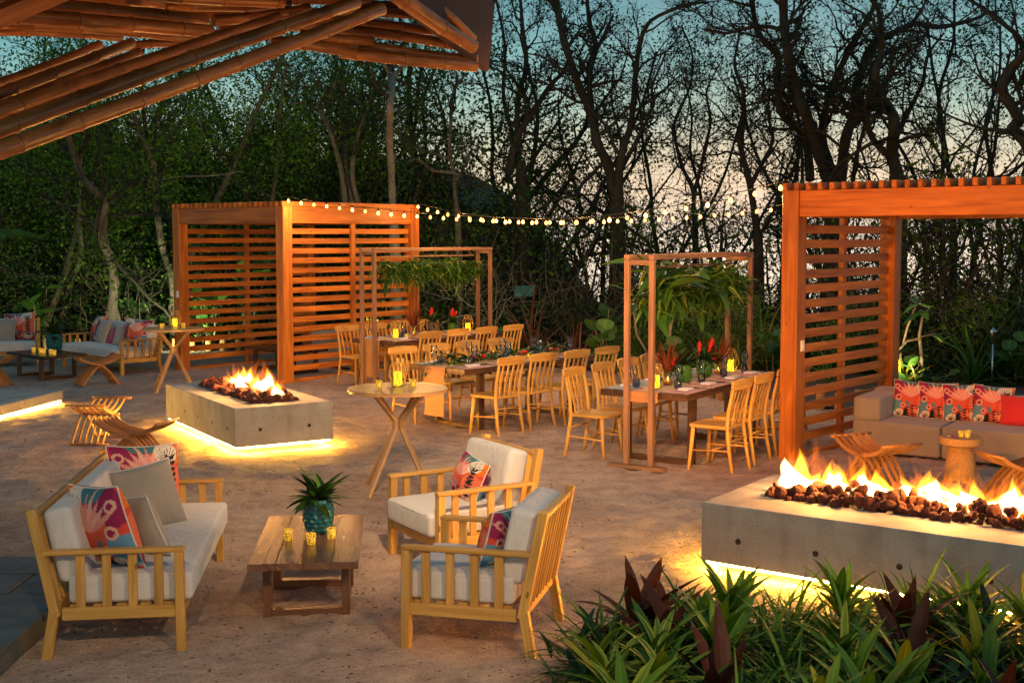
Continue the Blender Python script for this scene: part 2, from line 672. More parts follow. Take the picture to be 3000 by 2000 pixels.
def mat_lava():
    m, nt, b = new_mat('lava')
    o = nd(nt, 'TexCoord').outputs['Object']
    oi = nd(nt, 'ObjectInfo').outputs['Random']
    n1 = nd(nt, 'TexNoise', {'Vector': o, 'Scale': 40.0, 'Detail': 5.0, 'Roughness': .7})
    c = ramp(nt, n1.outputs[0], [(.3, (.045, .015, .011)), (.55, (.19, .052, .030)), (.75, (.32, .095, .055))])
    v = mth(nt, 'MULTIPLY_ADD', oi, .8, .5)
    cc = nd(nt, 'CombineColor', {0: v, 1: v, 2: v})
    nt.links.new(mixc(nt, c, cc.outputs[0], 1.0, 'MULTIPLY'), b.inputs['Base Color'])
    b.inputs['Roughness'].default_value = .9
    bump(nt, b, n1.outputs[0], .9, .012)


mat_lava()


def leafmat(name, cols, margin=None, margin_w=.3, rough=.4, trans=.3, stripe=False):
    """cols: dark to light; margin colours the blade edge (variegated leaves)"""
    m, nt, b = new_mat(name)
    uv = nd(nt, 'TexCoord').outputs['UV']
    oi = nd(nt, 'ObjectInfo').outputs['Random']
    g = nd(nt, 'NewGeometry').outputs['Random Per Island']
    k = mth(nt, 'FRACT', mth(nt, 'ADD', oi, g))
    n = len(cols)
    c = ramp(nt, k, [(i / max(1, n - 1), cc) for i, cc in enumerate(cols)])
    sp = nd(nt, 'SeparateXYZ', {0: uv})
    a = mth(nt, 'ABSOLUTE', mth(nt, 'MULTIPLY_ADD', sp.outputs[0], 2.0, -1.0))
    mp = nd(nt, 'Mapping', {'Vector': uv, 'Scale': (14, 1.2, 1)})
    ns = nd(nt, 'TexNoise', {'Vector': mp.outputs[0], 'Scale': 2.0, 'Detail': 2.0})
    c = mixc(nt, c, ramp(nt, ns.outputs[0], [(.3, (.7, .7, .7)), (.7, (1.2, 1.2, 1.2))]), 1.0, 'MULTIPLY')
    rib = mth(nt, 'LESS_THAN', a, .055)
    c = mixc(nt, c, mixc(nt, c, (1.9, 1.8, 1.5), 1.0, 'MULTIPLY'), mth(nt, 'MULTIPLY', rib, .7))
    if margin:
        j = mth(nt, 'ADD', a, mth(nt, 'MULTIPLY_ADD', ns.outputs[0], .5, -.25))
        f = mth(nt, 'GREATER_THAN', j, 1 - margin_w)
        c = mixc(nt, c, margin, f)
    nb = nd(nt, 'TexNoise', {'Vector': nd(nt, 'TexCoord').outputs['Object'], 'Scale': 22.0, 'Detail': 3.0})
    tip = mth(nt, 'GREATER_THAN', mth(nt, 'ADD', sp.outputs[1], mth(nt, 'MULTIPLY', nb.outputs[0], .3)), 1.1)
    c = mixc(nt, c, (.12, .07, .03), mth(nt, 'MULTIPLY', tip, .8))
    spt = mth(nt, 'GREATER_THAN', nb.outputs[0], .68)
    c = mixc(nt, c, (.14, .11, .03), mth(nt, 'MULTIPLY', spt, .55))
    nt.links.new(c, b.inputs['Base Color'])
    rg = mth(nt, 'MULTIPLY_ADD', nb.outputs[0], .35, rough - .1)
    nt.links.new(rg, b.inputs['Roughness'])
    b.inputs['Specular IOR Level'].default_value = .28
    tr = nd(nt, 'BsdfTranslucent')
    nt.links.new(mixc(nt, c, (1.25, 1.2, .6), 1.0, 'MULTIPLY'), tr.inputs[0])
    mx = nd(nt, 'MixShader', {0: trans, 1: b.outputs[0], 2: tr.outputs[0]})
    nt.links.new(mx.outputs[0], nt.nodes['Material Output'].inputs[0])
    bump(nt, b, ns.outputs[0], .2, .004)
    return m


leafmat('leaf_green', [(.018, .065, .010), (.045, .13, .018), (.085, .19, .025)])
leafmat('leaf_dark', [(.006, .022, .006), (.015, .045, .010), (.03, .075, .014)])
leafmat('leaf_bright', [(.03, .10, .010), (.065, .165, .014), (.12, .23, .02)])
leafmat('leaf_burgundy', [(.03, .008, .004), (.055, .013, .007), (.09, .022, .010)], trans=.2, rough=.5)
leafmat('leaf_yellow', [(.12, .18, .010), (.24, .27, .016), (.33, .30, .022)])
leafmat('leaf_varieg', [(.03, .10, .014), (.06, .16, .02)], margin=(.38, .36, .05), margin_w=.42)
leafmat('leaf_varieg2', [(.04, .12, .014), (.10, .20, .02)], margin=(.24, .30, .03), margin_w=.55)
leafmat('leaf_red', [(.13, .022, .012), (.22, .045, .02), (.16, .06, .02)], trans=.2)
leafmat('leaf_fan', [(.10, .035, .02), (.16, .06, .03)], trans=.2)
leafmat('leaf_seagrape', [(.02, .07, .022), (.045, .12, .03), (.09, .19, .03)], rough=.35)
leafmat('leaf_eucalyptus', [(.10, .15, .09), (.17, .21, .12)], rough=.6)
leafmat('crown_dark', [(.010, .022, .006), (.018, .036, .008), (.03, .05, .011)], trans=.25, rough=.7)
leafmat('crown_green', [(.025, .07, .010), (.05, .11, .014), (.08, .15, .018)], trans=.35, rough=.7)
leafmat('crown_fresh', [(.04, .10, .012), (.075, .16, .017), (.12, .22, .022)], trans=.4, rough=.7)


def mat_bark(name, lo, hi):
    m, nt, b = new_mat(name)
    o = nd(nt, 'TexCoord').outputs['Object']
    mp = nd(nt, 'Mapping', {'Vector': o, 'Scale': (9, 9, 2.2)})
    n = nd(nt, 'TexNoise', {'Vector': mp.outputs[0], 'Scale': 1.6, 'Detail': 6.0, 'Roughness': .7})
    nt.links.new(ramp(nt, n.outputs[0], [(.3, lo), (.7, hi)]), b.inputs['Base Color'])
    b.inputs['Roughness'].default_value = .92
    bump(nt, b, n.outputs[0], .7, .04)


mat_bark('bark_dark', (.012, .009, .007), (.045, .034, .025))
mat_bark('bark_grey', (.05, .036, .027), (.17, .13, .10))
mat_bark('bark_pale', (.10, .08, .06), (.30, .24, .19))


def mat_glass(name, tint, fac=.06):
    m, nt, b = new_mat(name)
    nt.nodes.remove(b)
    fr = nd(nt, 'Fresnel', {'IOR': 1.45})
    tr = nd(nt, 'BsdfTransparent', {0: (*tint, 1)})
    gl = nd(nt, 'BsdfGlossy', {0: (1, 1, 1, 1), 'Roughness': .03})
    f = mth(nt, 'MINIMUM', mth(nt, 'MULTIPLY_ADD', fr.outputs[0], 1.3, .02), 1.0)
    mx = nd(nt, 'MixShader', {0: f, 1: tr.outputs[0], 2: gl.outputs[0]})
    nt.links.new(mx.outputs[0], nt.nodes['Material Output'].inputs[0])


mat_glass('clear_glass', (.94, .95, .96))
mat_glass('blue_glass', (.42, .50, .72))
mat_glass('amber_glass', (.75, .45, .15))


def emit(name, col, s):
    m, nt, b = new_mat(name)
    nt.nodes.remove(b)
    e = nd(nt, 'Emission', {0: (*col, 1), 1: s})
    nt.links.new(e.outputs[0], nt.nodes['Material Output'].inputs[0])


emit('bulb_glow', (1, .40, .08), 20)
_nt = MATS['bulb_glow'].node_tree
_oi = nd(_nt, 'ObjectInfo').outputs['Random']
_nt.links.new(mth(_nt, 'MULTIPLY_ADD', _oi, 6.0, 4.5), [n for n in _nt.nodes if n.type == 'EMISSION'][0].inputs[1])
emit('led_glow', (1, .48, .045), 560)
emit('candle_glow', (1, .60, .02), 1.7)
emit('tealight_glow', (1, .50, .03), 4.0)
emit('lamp_glow', (1, .62, .25), 20)


def flame_mat(name, col, s):
    m, nt, b = new_mat(name)
    nt.nodes.remove(b)
    e = nd(nt, 'Emission', {0: (*col, 1), 1: s})
    nt.links.new(e.outputs[0], nt.nodes['Material Output'].inputs['Volume'])
    m.cycles.homogeneous_volume = True if hasattr(m.cycles, 'homogeneous_volume') else None


flame_mat('flame_outer', (1, .17, .006), 9)
flame_mat('flame_mid', (1, .40, .02), 34)
flame_mat('flame_core', (1, .74, .26), 130)


def mat_votive():
    m, nt, b = new_mat('mercury_glass')
    o = nd(nt, 'TexCoord').outputs['Object']
    n = nd(nt, 'TexNoise', {'Vector': o, 'Scale': 130.0, 'Detail': 3.0})
    nt.links.new(ramp(nt, n.outputs[0], [(.42, (.18, .07, .01)), (.6, (.75, .42, .08))]), b.inputs['Base Color'])
    b.inputs['Roughness'].default_value = .25
    b.inputs['Metallic'].default_value = .5
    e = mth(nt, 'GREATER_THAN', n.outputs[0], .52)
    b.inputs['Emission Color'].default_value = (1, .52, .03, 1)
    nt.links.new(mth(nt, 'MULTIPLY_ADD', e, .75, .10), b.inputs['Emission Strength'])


mat_votive()


def mat_sea():
    m, nt, b = new_mat('sea')
    o = nd(nt, 'TexCoord').outputs['Object']
    mp = nd(nt, 'Mapping', {'Vector': o, 'Scale': (.35, 1.0, 1)})
    n = nd(nt, 'TexNoise', {'Vector': mp.outputs[0], 'Scale': .5, 'Detail': 4.0})
    b.inputs['Base Color'].default_value = (.10, .20, .26, 1)
    b.inputs['Roughness'].default_value = .12
    b.inputs['IOR'].default_value = 1.33
    bump(nt, b, n.outputs[0], .6, .6)


mat_sea()


def mat_terrain():
    m, nt, b = new_mat('terrain')
    o = nd(nt, 'TexCoord').outputs['Object']
    n = nd(nt, 'TexNoise', {'Vector': o, 'Scale': .8, 'Detail': 5.0})
    nt.links.new(ramp(nt, n.outputs[0], [(.3, (.022, .019, .011)), (.7, (.05, .045, .022))]), b.inputs['Base Color'])
    b.inputs['Roughness'].default_value = 1.0


mat_terrain()
M = MATS

# ------------------------------------------------------------------ the setting
def nz(x, y, s, seed=0.0):
    return noise.noise(Vector((x * s + seed, y * s - seed, seed * .37)))


def build_ground():
    xs = np.concatenate([[-60, -40, -25, -18, -14], np.arange(-9.5, 6.5, .08), [9, 13, 20, 35, 60]])
    ys = np.concatenate([[-20, -8, 0, 3], np.arange(5.5, 22.0, .08), [22.5, 24, 25, 26, 27.5]])
    X, Y = np.meshgrid(xs, ys)
    Zg = np.zeros_like(X)
    for j in range(len(ys)):
        for i in range(len(xs)):
            x, y = xs[i], ys[j]
            Zg[j, i] = .020 * nz(x, y, .9) + .012 * nz(x, y, 2.3, 5) + .008 * nz(x, y, 5.2, 9)
    rs = np.random.RandomState(4)
    for k in range(900):                                   # footprints: a dent with a pushed-up rim
        cx, cy, th = rs.uniform(-9, 6), rs.uniform(6, 21.5), rs.uniform(0, 6.28)
        a, b = rs.uniform(.11, .16), rs.uniform(.055, .08)
        i0, i1 = np.searchsorted(xs, cx - .4), np.searchsorted(xs, cx + .4)
        j0, j1 = np.searchsorted(ys, cy - .4), np.searchsorted(ys, cy + .4)
        dx, dy = X[j0:j1, i0:i1] - cx, Y[j0:j1, i0:i1] - cy
        u = (dx * np.cos(th) + dy * np.sin(th)) / a
        v = (-dx * np.sin(th) + dy * np.cos(th)) / b
        q = np.sqrt(u * u + v * v)
        Zg[j0:j1, i0:i1] += rs.uniform(.6, 1.2) * (-.024 * np.exp(-q ** 2) + .011 * np.exp(-((q - 1.7) / .5) ** 2))
    V = np.stack([X, Y, Zg], -1).reshape(-1, 3)
    nx = len(xs)
    Q = [(j * nx + i, j * nx + i + 1, (j + 1) * nx + i + 1, (j + 1) * nx + i) for j in range(len(ys) - 1) for i in range(nx - 1)]
    me = fast_mesh('sand_ground', V, Q, smooth=True)
    setmat(me, M['sand'])
    o = link('sand_ground', me)
    o['kind'] = 'structure'


build_ground()


def build_terrain():
    xs = np.concatenate([np.arange(-160, -40, 12), np.arange(-40, 60, 3), np.arange(60, 200, 14)])
    ys = np.concatenate([np.arange(26.6, 60, 2.4), np.arange(60, 150, 9)])
    V = []
    for y in ys:
        for x in xs:
            drop = -9 * max(0, min(1, (y - 33) / 16)) ** 1.2
            k = max(0, min(1, (3 + .07 * y - x) / 22))          # the wooded hill on the left
            hill = k * (max(0, y - 34) * .11)
            z = drop * (1 - min(1, k * 1.8)) + min(hill, 10) - .06 + .25 * nz(x, y, .2)*min(1,(y-26.6)/6)
            V.append((x, y, z))
    nx = len(xs)
    Q = [(j * nx + i, j * nx + i + 1, (j + 1) * nx + i + 1, (j + 1) * nx + i) for j in range(len(ys) - 1) for i in range(nx - 1)]
    me = fast_mesh('terrain', V, Q, smooth=True)
    setmat(me, M['terrain'])
    o = link('terrain', me)
    o['kind'] = 'structure'


build_terrain()
struct('sea', MB().add([(-3000, 44, -7), (3000, 44, -7), (3000, 5000, -7), (-3000, 5000, -7)], [[0, 1, 2, 3]]), M['sea'])

# planted strip behind the terrace
bed = [(-16, 24.2), (-9, 24.2), (-5.6, 24.6), (-1.5, 23.2), (1.7, 20.6), (2.6, 18.0), (3.2, 16.9), (4.5, 16.0), (7, 14.6), (14, 13.5), (20, 13.5), (20, 27.4), (-16, 27.4)]
struct('garden_soil', MB().add([(x, y, .035) for x, y in bed], [list(range(len(bed)))]), M['soil'])


def patio():
    o = thing('stone_patio', None, None, (-2.68, 8.32, 0))
    o['kind'] = 'structure'
    part('patio_base', MB().box((-2.2, -3.2, .03), (4.36, 6.36, .10), bev=.004), M['slate'], o)
    ms = {}
    y = -.012
    row = 0
    while y > -6.2:
        d = .44
        x = -.02 - (.40 if row % 2 else 0)
        if row % 2:
            key = ('h', d)
            if key not in ms:
                ms[key] = MB().box((0, 0, 0), (.388, d - .012, .05), bev=.004).mesh('paver'); setmat(ms[key], M['slate'])
            link('paver', ms[key], o, (-.02 - .2, y - d / 2, .085 + rnd.uniform(-.002, .002)))
        while x > -3.3:
            key = ('f', d)
            if key not in ms:
                ms[key] = MB().box((0, 0, 0), (.788, d - .012, .05), bev=.004).mesh('paver'); setmat(ms[key], M['slate'])
            link('paver', ms[key], o, (x - .4, y - d / 2, .085 + rnd.uniform(-.002, .002)))
            x -= .8
        y -= d
        row += 1


patio()

# ------------------------------------------------------------------ lamps
def point(name, loc, power, col, size, parent=None):
    l = bpy.data.lights.new(name, 'POINT')
    l.energy = power; l.color = col; l.shadow_soft_size = size
    return link(name, l, parent, loc)


def spot(name, loc, target, power, col, angle, size=.08, blend=.6, parent=None):
    l = bpy.data.lights.new(name, 'SPOT')
    l.energy = power; l.color = col; l.shadow_soft_size = size
    l.spot_size = R(angle); l.spot_blend = blend
    o = link(name, l, parent, loc)
    d = Vector(target) - Vector(loc)
    o.rotation_euler = d.to_track_quat('-Z', 'Y').to_euler()
    return o


WARM = (1, .66, .34)

# ------------------------------------------------------------------ fire pits
ROCKS = []
for k in range(9):
    import bmesh
    bm = bmesh.new()
    bmesh.ops.create_icosphere(bm, subdivisions=2, radius=1.0)
    rr = random.Random(100 + k)
    off = Vector((rr.uniform(0, 50), rr.uniform(0, 50), rr.uniform(0, 50)))
    sx = (rr.uniform(.8, 1.25), rr.uniform(.7, 1.1), rr.uniform(.6, .95))
    for v in bm.verts:
        d = 1 + .30 * noise.noise(v.co * 1.1 + off) + .22 * noise.noise(v.co * 2.6 + off) + .10 * noise.noise(v.co * 6 + off)
        v.co = Vector((v.co.x * sx[0], v.co.y * sx[1], v.co.z * sx[2])) * d
    me = bpy.data.meshes.new('lava_rock')
    bm.to_mesh(me); bm.free()
    setmat(me, M['lava'])
    ROCKS.append(me)


def flame_mesh(seed, h, r, lean):
    rr = random.Random(seed)
    n, k = 9, 12
    vs, fs = [], []
    ox, oy = 0, 0
    ph = rr.uniform(0, 6)
    for i in range(k + 1):
        t = i / k
        rad = r * (math.sin(PI * min(1, (t * .95 + .06)) ** .55)) * (1 - t) ** .35 + .001
        ox = lean[0] * t ** 1.5 + .22 * r * math.sin(5 * t + ph) * t
        oy = lean[1] * t ** 1.5 + .22 * r * math.cos(4.2 * t + ph) * t
        for a in range(n):
            an = 2 * PI * a / n
            q = rad * (1 + .28 * math.sin(3 * an + 4 * t + ph) + .15 * math.sin(2 * an - 6 * t))
            zz = h * t + h * .10 * math.sin(2 * an + ph) * (1 - t) * t * 3
            vs.append((ox + q * math.cos(an), oy + q * math.sin(an), zz))
    for i in range(k):
        for a in range(n):
            b = (a + 1) % n
            fs.append([i * n + a, i * n + b, (i + 1) * n + b, (i + 1) * n + a])
    fs.append(list(range(n))[::-1])
    fs.append([k * n + a for a in range(n)])
    return MB().add(vs, fs, None, True)


FLAMES = {}
for kind, mm in (('outer', 'flame_outer'), ('mid', 'flame_mid'), ('core', 'flame_core')):
    FLAMES[kind] = []
    for k in range(7):
        rr = random.Random(k * 13 + len(kind))
        f = flame_mesh(k * 31 + len(kind), 1.0, {'outer': .30, 'mid': .23, 'core': .2}[kind], (rr.uniform(-.25, .25), rr.uniform(-.2, .2)))
        me = f.mesh('flame')
        setmat(me, M[mm])
        FLAMES[kind].append(me)


def fire_pit(label, corner, yaw, L, W, H, trough, n_rocks, flames, seed, rock=.062, fillers=150):
    """corner = front corner, local x along the yaw direction, local y to the back"""
    rr = random.Random(seed)
    t = thing('fire_pit', label, 'fire pit', (*corner, 0), yaw)
    x0, x1, y0, y1 = trough
    zb = .085
    blk = MB()
    c = .008
    def ring(ax0, ay0, ax1, ay1, z):
        return [(ax0, ay0, z), (ax1, ay0, z), (ax1, ay1, z), (ax0, ay1, z)]
    rings = [ring(.01, .01, L - .01, W - .01, zb), ring(0, 0, L, W, zb + .01), ring(0, 0, L, W, H - c), ring(c, c, L - c, W - c, H),
             ring(x0, y0, x1, y1, H), ring(x0, y0, x1, y1, H - .12)]
    vs = [p for g in rings for p in g]
    fs = [[3, 2, 1, 0]]
    for i in range(len(rings) - 1):
        for k in range(4):
            fs.append([i * 4 + k, i * 4 + (k + 1) % 4, i * 4 + 4 + (k + 1) % 4, i * 4 + 4 + k])
    fs.append([20, 21, 22, 23])
    blk.add(vs, fs)
    body = part('concrete_block', blk, M['concrete'], t)
    part('plinth', MB().box((L / 2, W / 2, .03), (L - .34, W - .34, .108), bev=.003), M['slate'], t)
    led = MB()
    i = .03
    z = .074
    for a, b in (((i, i), (L - i, i)), ((L - i, i), (L - i, W - i)), ((L - i, W - i), (i, W - i)), ((i, W - i), (i, i))):
        led.bar((a[0], a[1], z), (b[0], b[1], z), .014, .012)
    part('light_strip', led, M['led_glow'], t)
    # formwork tie holes
    hole = MB().lathe([(.0, .0), (.014, .0), (.020, .0015), (.020, -.004)], 14).mesh('tie_hole')
    setmat(hole, M['black_metal'])
    hz = H * .52
    for k in range(max(2, int(L / .52))):
        x = L * (k + .5) / max(2, int(L / .52))
        link('tie_hole', hole, body, (x, -.001, hz), (R(90), 0, 0))
    for k in range(max(2, int(W / .5))):
        y = W * (k + .5) / max(2, int(W / .5))
        link('tie_hole', hole, body, (-.001, y, hz), (0, R(-90), 0))
    # lava rock, heaped along the middle
    cx, cy = (x0 + x1) / 2, (y0 + y1) / 2
    hx, hy = (x1 - x0) / 2, (y1 - y0) / 2
    for k in range(n_rocks):
        ny = max(3, int(round(math.sqrt(n_rocks * hy / hx))))
        nx = math.ceil(n_rocks / ny)
        u = -1 + 2 * ((k // ny) + rr.uniform(.1, .9)) / nx
        v = -1 + 2 * ((k % ny) + rr.uniform(.1, .9)) / ny
        s = rock * rr.uniform(.6, 1.2)
        edge = max(abs(u), abs(v))
        z = H - .015 + (rr.random() ** 1.3) * .10 * (1 - edge ** 4) + .01
        o = link('lava_rock', ROCKS[k % 9], t, (cx + u * hx * 1.02, cy + v * hy * 1.05, z + s * .25), (rr.uniform(0, 6), rr.uniform(0, 6), rr.uniform(0, 6)))
        o.scale = (s, s, s)
    # smaller rock filling the gaps of the heap
    fill = MB()
    for k in range(fillers):
        sme = ROCKS[rr.randrange(9)]
        u, v = rr.uniform(-1, 1), rr.uniform(-1, 1)
        q = rock * rr.uniform(.35, .6)
        Mx = Matrix.Rotation(rr.uniform(0, 6), 3, 'X') @ Matrix.Rotation(rr.uniform(0, 6), 3, 'Z')
        c0 = Vector((cx + u * hx, cy + v * hy, H + rr.uniform(-.03, .05)))
        fill.add([Mx @ vv.co * q + c0 for vv in sme.vertices], [list(p.vertices) for p in sme.polygons])
    part('small_lava_rocks', fill, M['lava'], t, kind='stuff')
    for (fx, fy, h, r) in flames:
        f = link('flame', FLAMES['mid'][rr.randrange(7)], t, (fx, fy, H + .03), (rr.uniform(-.12, .12), rr.uniform(-.12, .12), rr.uniform(0, 6)))
        f.scale = (r * 3.6, r * 3.6, h * .8)
        g = link('flame_heart', FLAMES['core'][rr.randrange(7)], f, (rr.uniform(-.03, .03), 0, -.01), (0, 0, rr.uniform(0, 6)))
        g.scale = (1.35, 1.35, .72)
        for q in range(6):
            g = link('flame_tongue', FLAMES['outer'][rr.randrange(7)], f, (rr.uniform(-.3, .3), rr.uniform(-.24, .24), rr.uniform(-.02, .3)), (rr.uniform(-.3, .3), rr.uniform(-.3, .3), rr.uniform(0, 6)))
            w_ = rr.uniform(.22, .55)
            g.scale = (w_, w_ * rr.uniform(.6, 1), rr.uniform(.55, 1.25))
    return t


# left pit: corner (-2.89, 12.74); its long side runs away to the left
fp = fire_pit('square concrete fire pit with a heap of lava rock beside two slatted stools', (-2.888, 12.741), R(31.5), 1.10, 2.53, .50,
              (.30, .80, .32, 2.15), 210,
              [(.52, 1.12, .36, .12), (.56, 1.30, .36, .115), (.50, 1.48, .28, .10), (.60, .66, .42, .115), (.54, .80, .32, .09), (.62, .38, .26, .075), (.50, 1.64, .18, .07)], 3, .058)
for (x, y, p) in ((.55, 1.3, 70), (.57, .6, 70)):
    point('fire_light', (x, y, .72), p, (1, .42, .10), .10, fp)
rr_ = random.Random(5)
fl = []
for k in range(24):
    x = .40 + k * .112
    fl.append((x, .68 + rr_.uniform(-.06, .06), rr_.choice([.24, .31, .35, .28, .20]) * rr_.uniform(.85, 1.15), rr_.uniform(.085, .115)))
fp2 = fire_pit('long concrete fire pit with a row of flames in front of the right pergola', (1.294, 8.295), R(-35.2), 3.25, 1.22, .488,
               (.30, 2.98, .40, .88), 298, fl, 8, .046, 330)
for x in (.6, 1.4, 2.2, 2.9):
    point('fire_light', (x, .66, .72), 60, (1, .38, .08), .10, fp2)

# low lit platform at the left edge
def platform():
    t = thing('lit_platform', 'low concrete platform with a glowing light strip under its edge', 'platform', (-6.16, 16.80, 0), R(81.5) - PI / 2)
    part('concrete_slab', MB().box((-1.6, -1.6, .115), (3.2, 3.2, .13), bev=.006), M['concrete'], t)
    part('plinth', MB().box((-1.6, -1.6, .01), (2.9, 2.9, .09), bev=.003), M['slate'], t)
    part('light_strip', MB().bar((-.03, -.02, .036), (-.03, -3.1, .036), .014, .012), M['led_glow'], t)


platform()

# ------------------------------------------------------------------ pergolas
def pergola(label, origin, yaw, W, D, H, slat_sides, switch, seed, lamp):
    """origin = front left corner; x along the open front, y to the back"""
    rr = random.Random(seed)
    t = thing('pergola', label, 'pergola', (*origin, 0), yaw, 'slatted timber pergolas')
    P = .185
    zt = H - .075
    post = MB().box((0, 0, zt / 2 - .02), (P, P, zt + .04), bev=.006).mesh('post')
    setmat(post, M['teak'])
    posts = []
    for x in (P / 2, W - P / 2):
        for y in (P / 2, D - P / 2):
            posts.append(link('post', post, t, (x, y, 0)))
    bh = .265
    zb = zt - bh / 2 - .002
    for y in (.03, D - .03):
        part('beam', MB().box((W / 2, y + .035 * (1 if y < 1 else -1), zb), (W - 2 * P + .02, .07, bh), bev=.005), M['teak'], t)
    for x in (.03, W - .03):
        part('beam', MB().box((x + .035 * (1 if x < 1 else -1), D / 2, zb), (.07, D - 2 * P + .02, bh), bev=.005), M['teak'], t)
    # rafters: run front to back, close together
    n = int(W / .128)
    raf = MB().box((0, D / 2, zt + .037), (.048, D + .02, .075), bev=.004).mesh('rafter')
    setmat(raf, M['teak'])
    for k in range(n + 1):
        link('rafter', raf, t, (.03 + (W - .06) * k / n, 0, rr.uniform(-.002, .002)))
    # slatted sides
    hl = (D - 2 * P)
    slat = MB().box((0, hl / 2, 0), (.032, hl, .088), bev=.004).mesh('slat')
    setmat(slat, M['teak'])
    for x, inn in slat_sides:
        part('mullion', MB().box((x - inn * .036, D / 2, (zt - bh) / 2), (.055, .085, zt - bh + .02), bev=.004), M['teak'], t)
        z = .20
        while z < zt - bh - .08:
            link('slat', slat, t, (x, P, z + rr.uniform(-.002, .002)))
            z += .1545
        part('sill_rail', MB().box((x, D / 2, .012), (.10, hl, .05), bev=.004), M['teak'], t)
    for (face, x, y, z) in switch:
        s = MB().box((0, 0, 0), (.07, .012, .115), bev=.003)
        s2 = MB().box((0, -.009, .0), (.03, .008, .06), bev=.002)
        o = part('switch_plate', s, M['white_plastic'], t, (x, y, z), (0, 0, face))
        part('switch', s2, M['white_plastic'], o)
    for (x, y) in lamp[0]:
        can = part('downlight', MB().lathe([(.0, .05), (.05, .05), (.05, -.02), (.04, -.02), (.038, .02)], 16), M['black_metal'], t, (x, y, zt - .06))
        part('lens', MB().lathe([(.0, .0), (.036, .0)], 16), M['lamp_glow'], can)
        spot('downlight_beam', (x, y, zt - .09), (x + lamp[2][0], y + lamp[2][1], 0), lamp[1], WARM, 110, .04, .8, t)
    return t


pg1 = pergola('square timber pergola with slatted sides at the left behind the fire pit', (-5.79, 21.06), R(-40.2), 2.93, 3.01, 2.83,
              ((.10, 1), (2.83, -1)), ((0, .125, -.006, 1.30),), 11, (((1.3, 1.2),), 22, (0, .3)))
pg2 = pergola('timber pergola with orange-lit posts over the grey sofa at the right', (2.76, 12.64), R(-41.6), 3.3, 2.46, 2.83,
              ((.10, 1),), ((R(90), .191, .12, 1.17),), 12, (((1.05, .9), (2.2, .9)), 9, (0, .2)))

# ------------------------------------------------------------------ bamboo canopy at the upper left
F_, PIT_, Y0_, CH_ = 3611.0, .0689, 938.8, 2.3


def at(px, py, Y):
    """point seen at a photograph pixel at distance Y from the lens along the ground"""
    c, s = math.cos(PIT_), math.sin(PIT_)
    a, b = (px - 1500) / F_, (Y0_ - py) / F_
    y, z = c + b * s, -s + b * c
    k = Y / y
    return Vector((a * k, Y, CH_ + z * k))


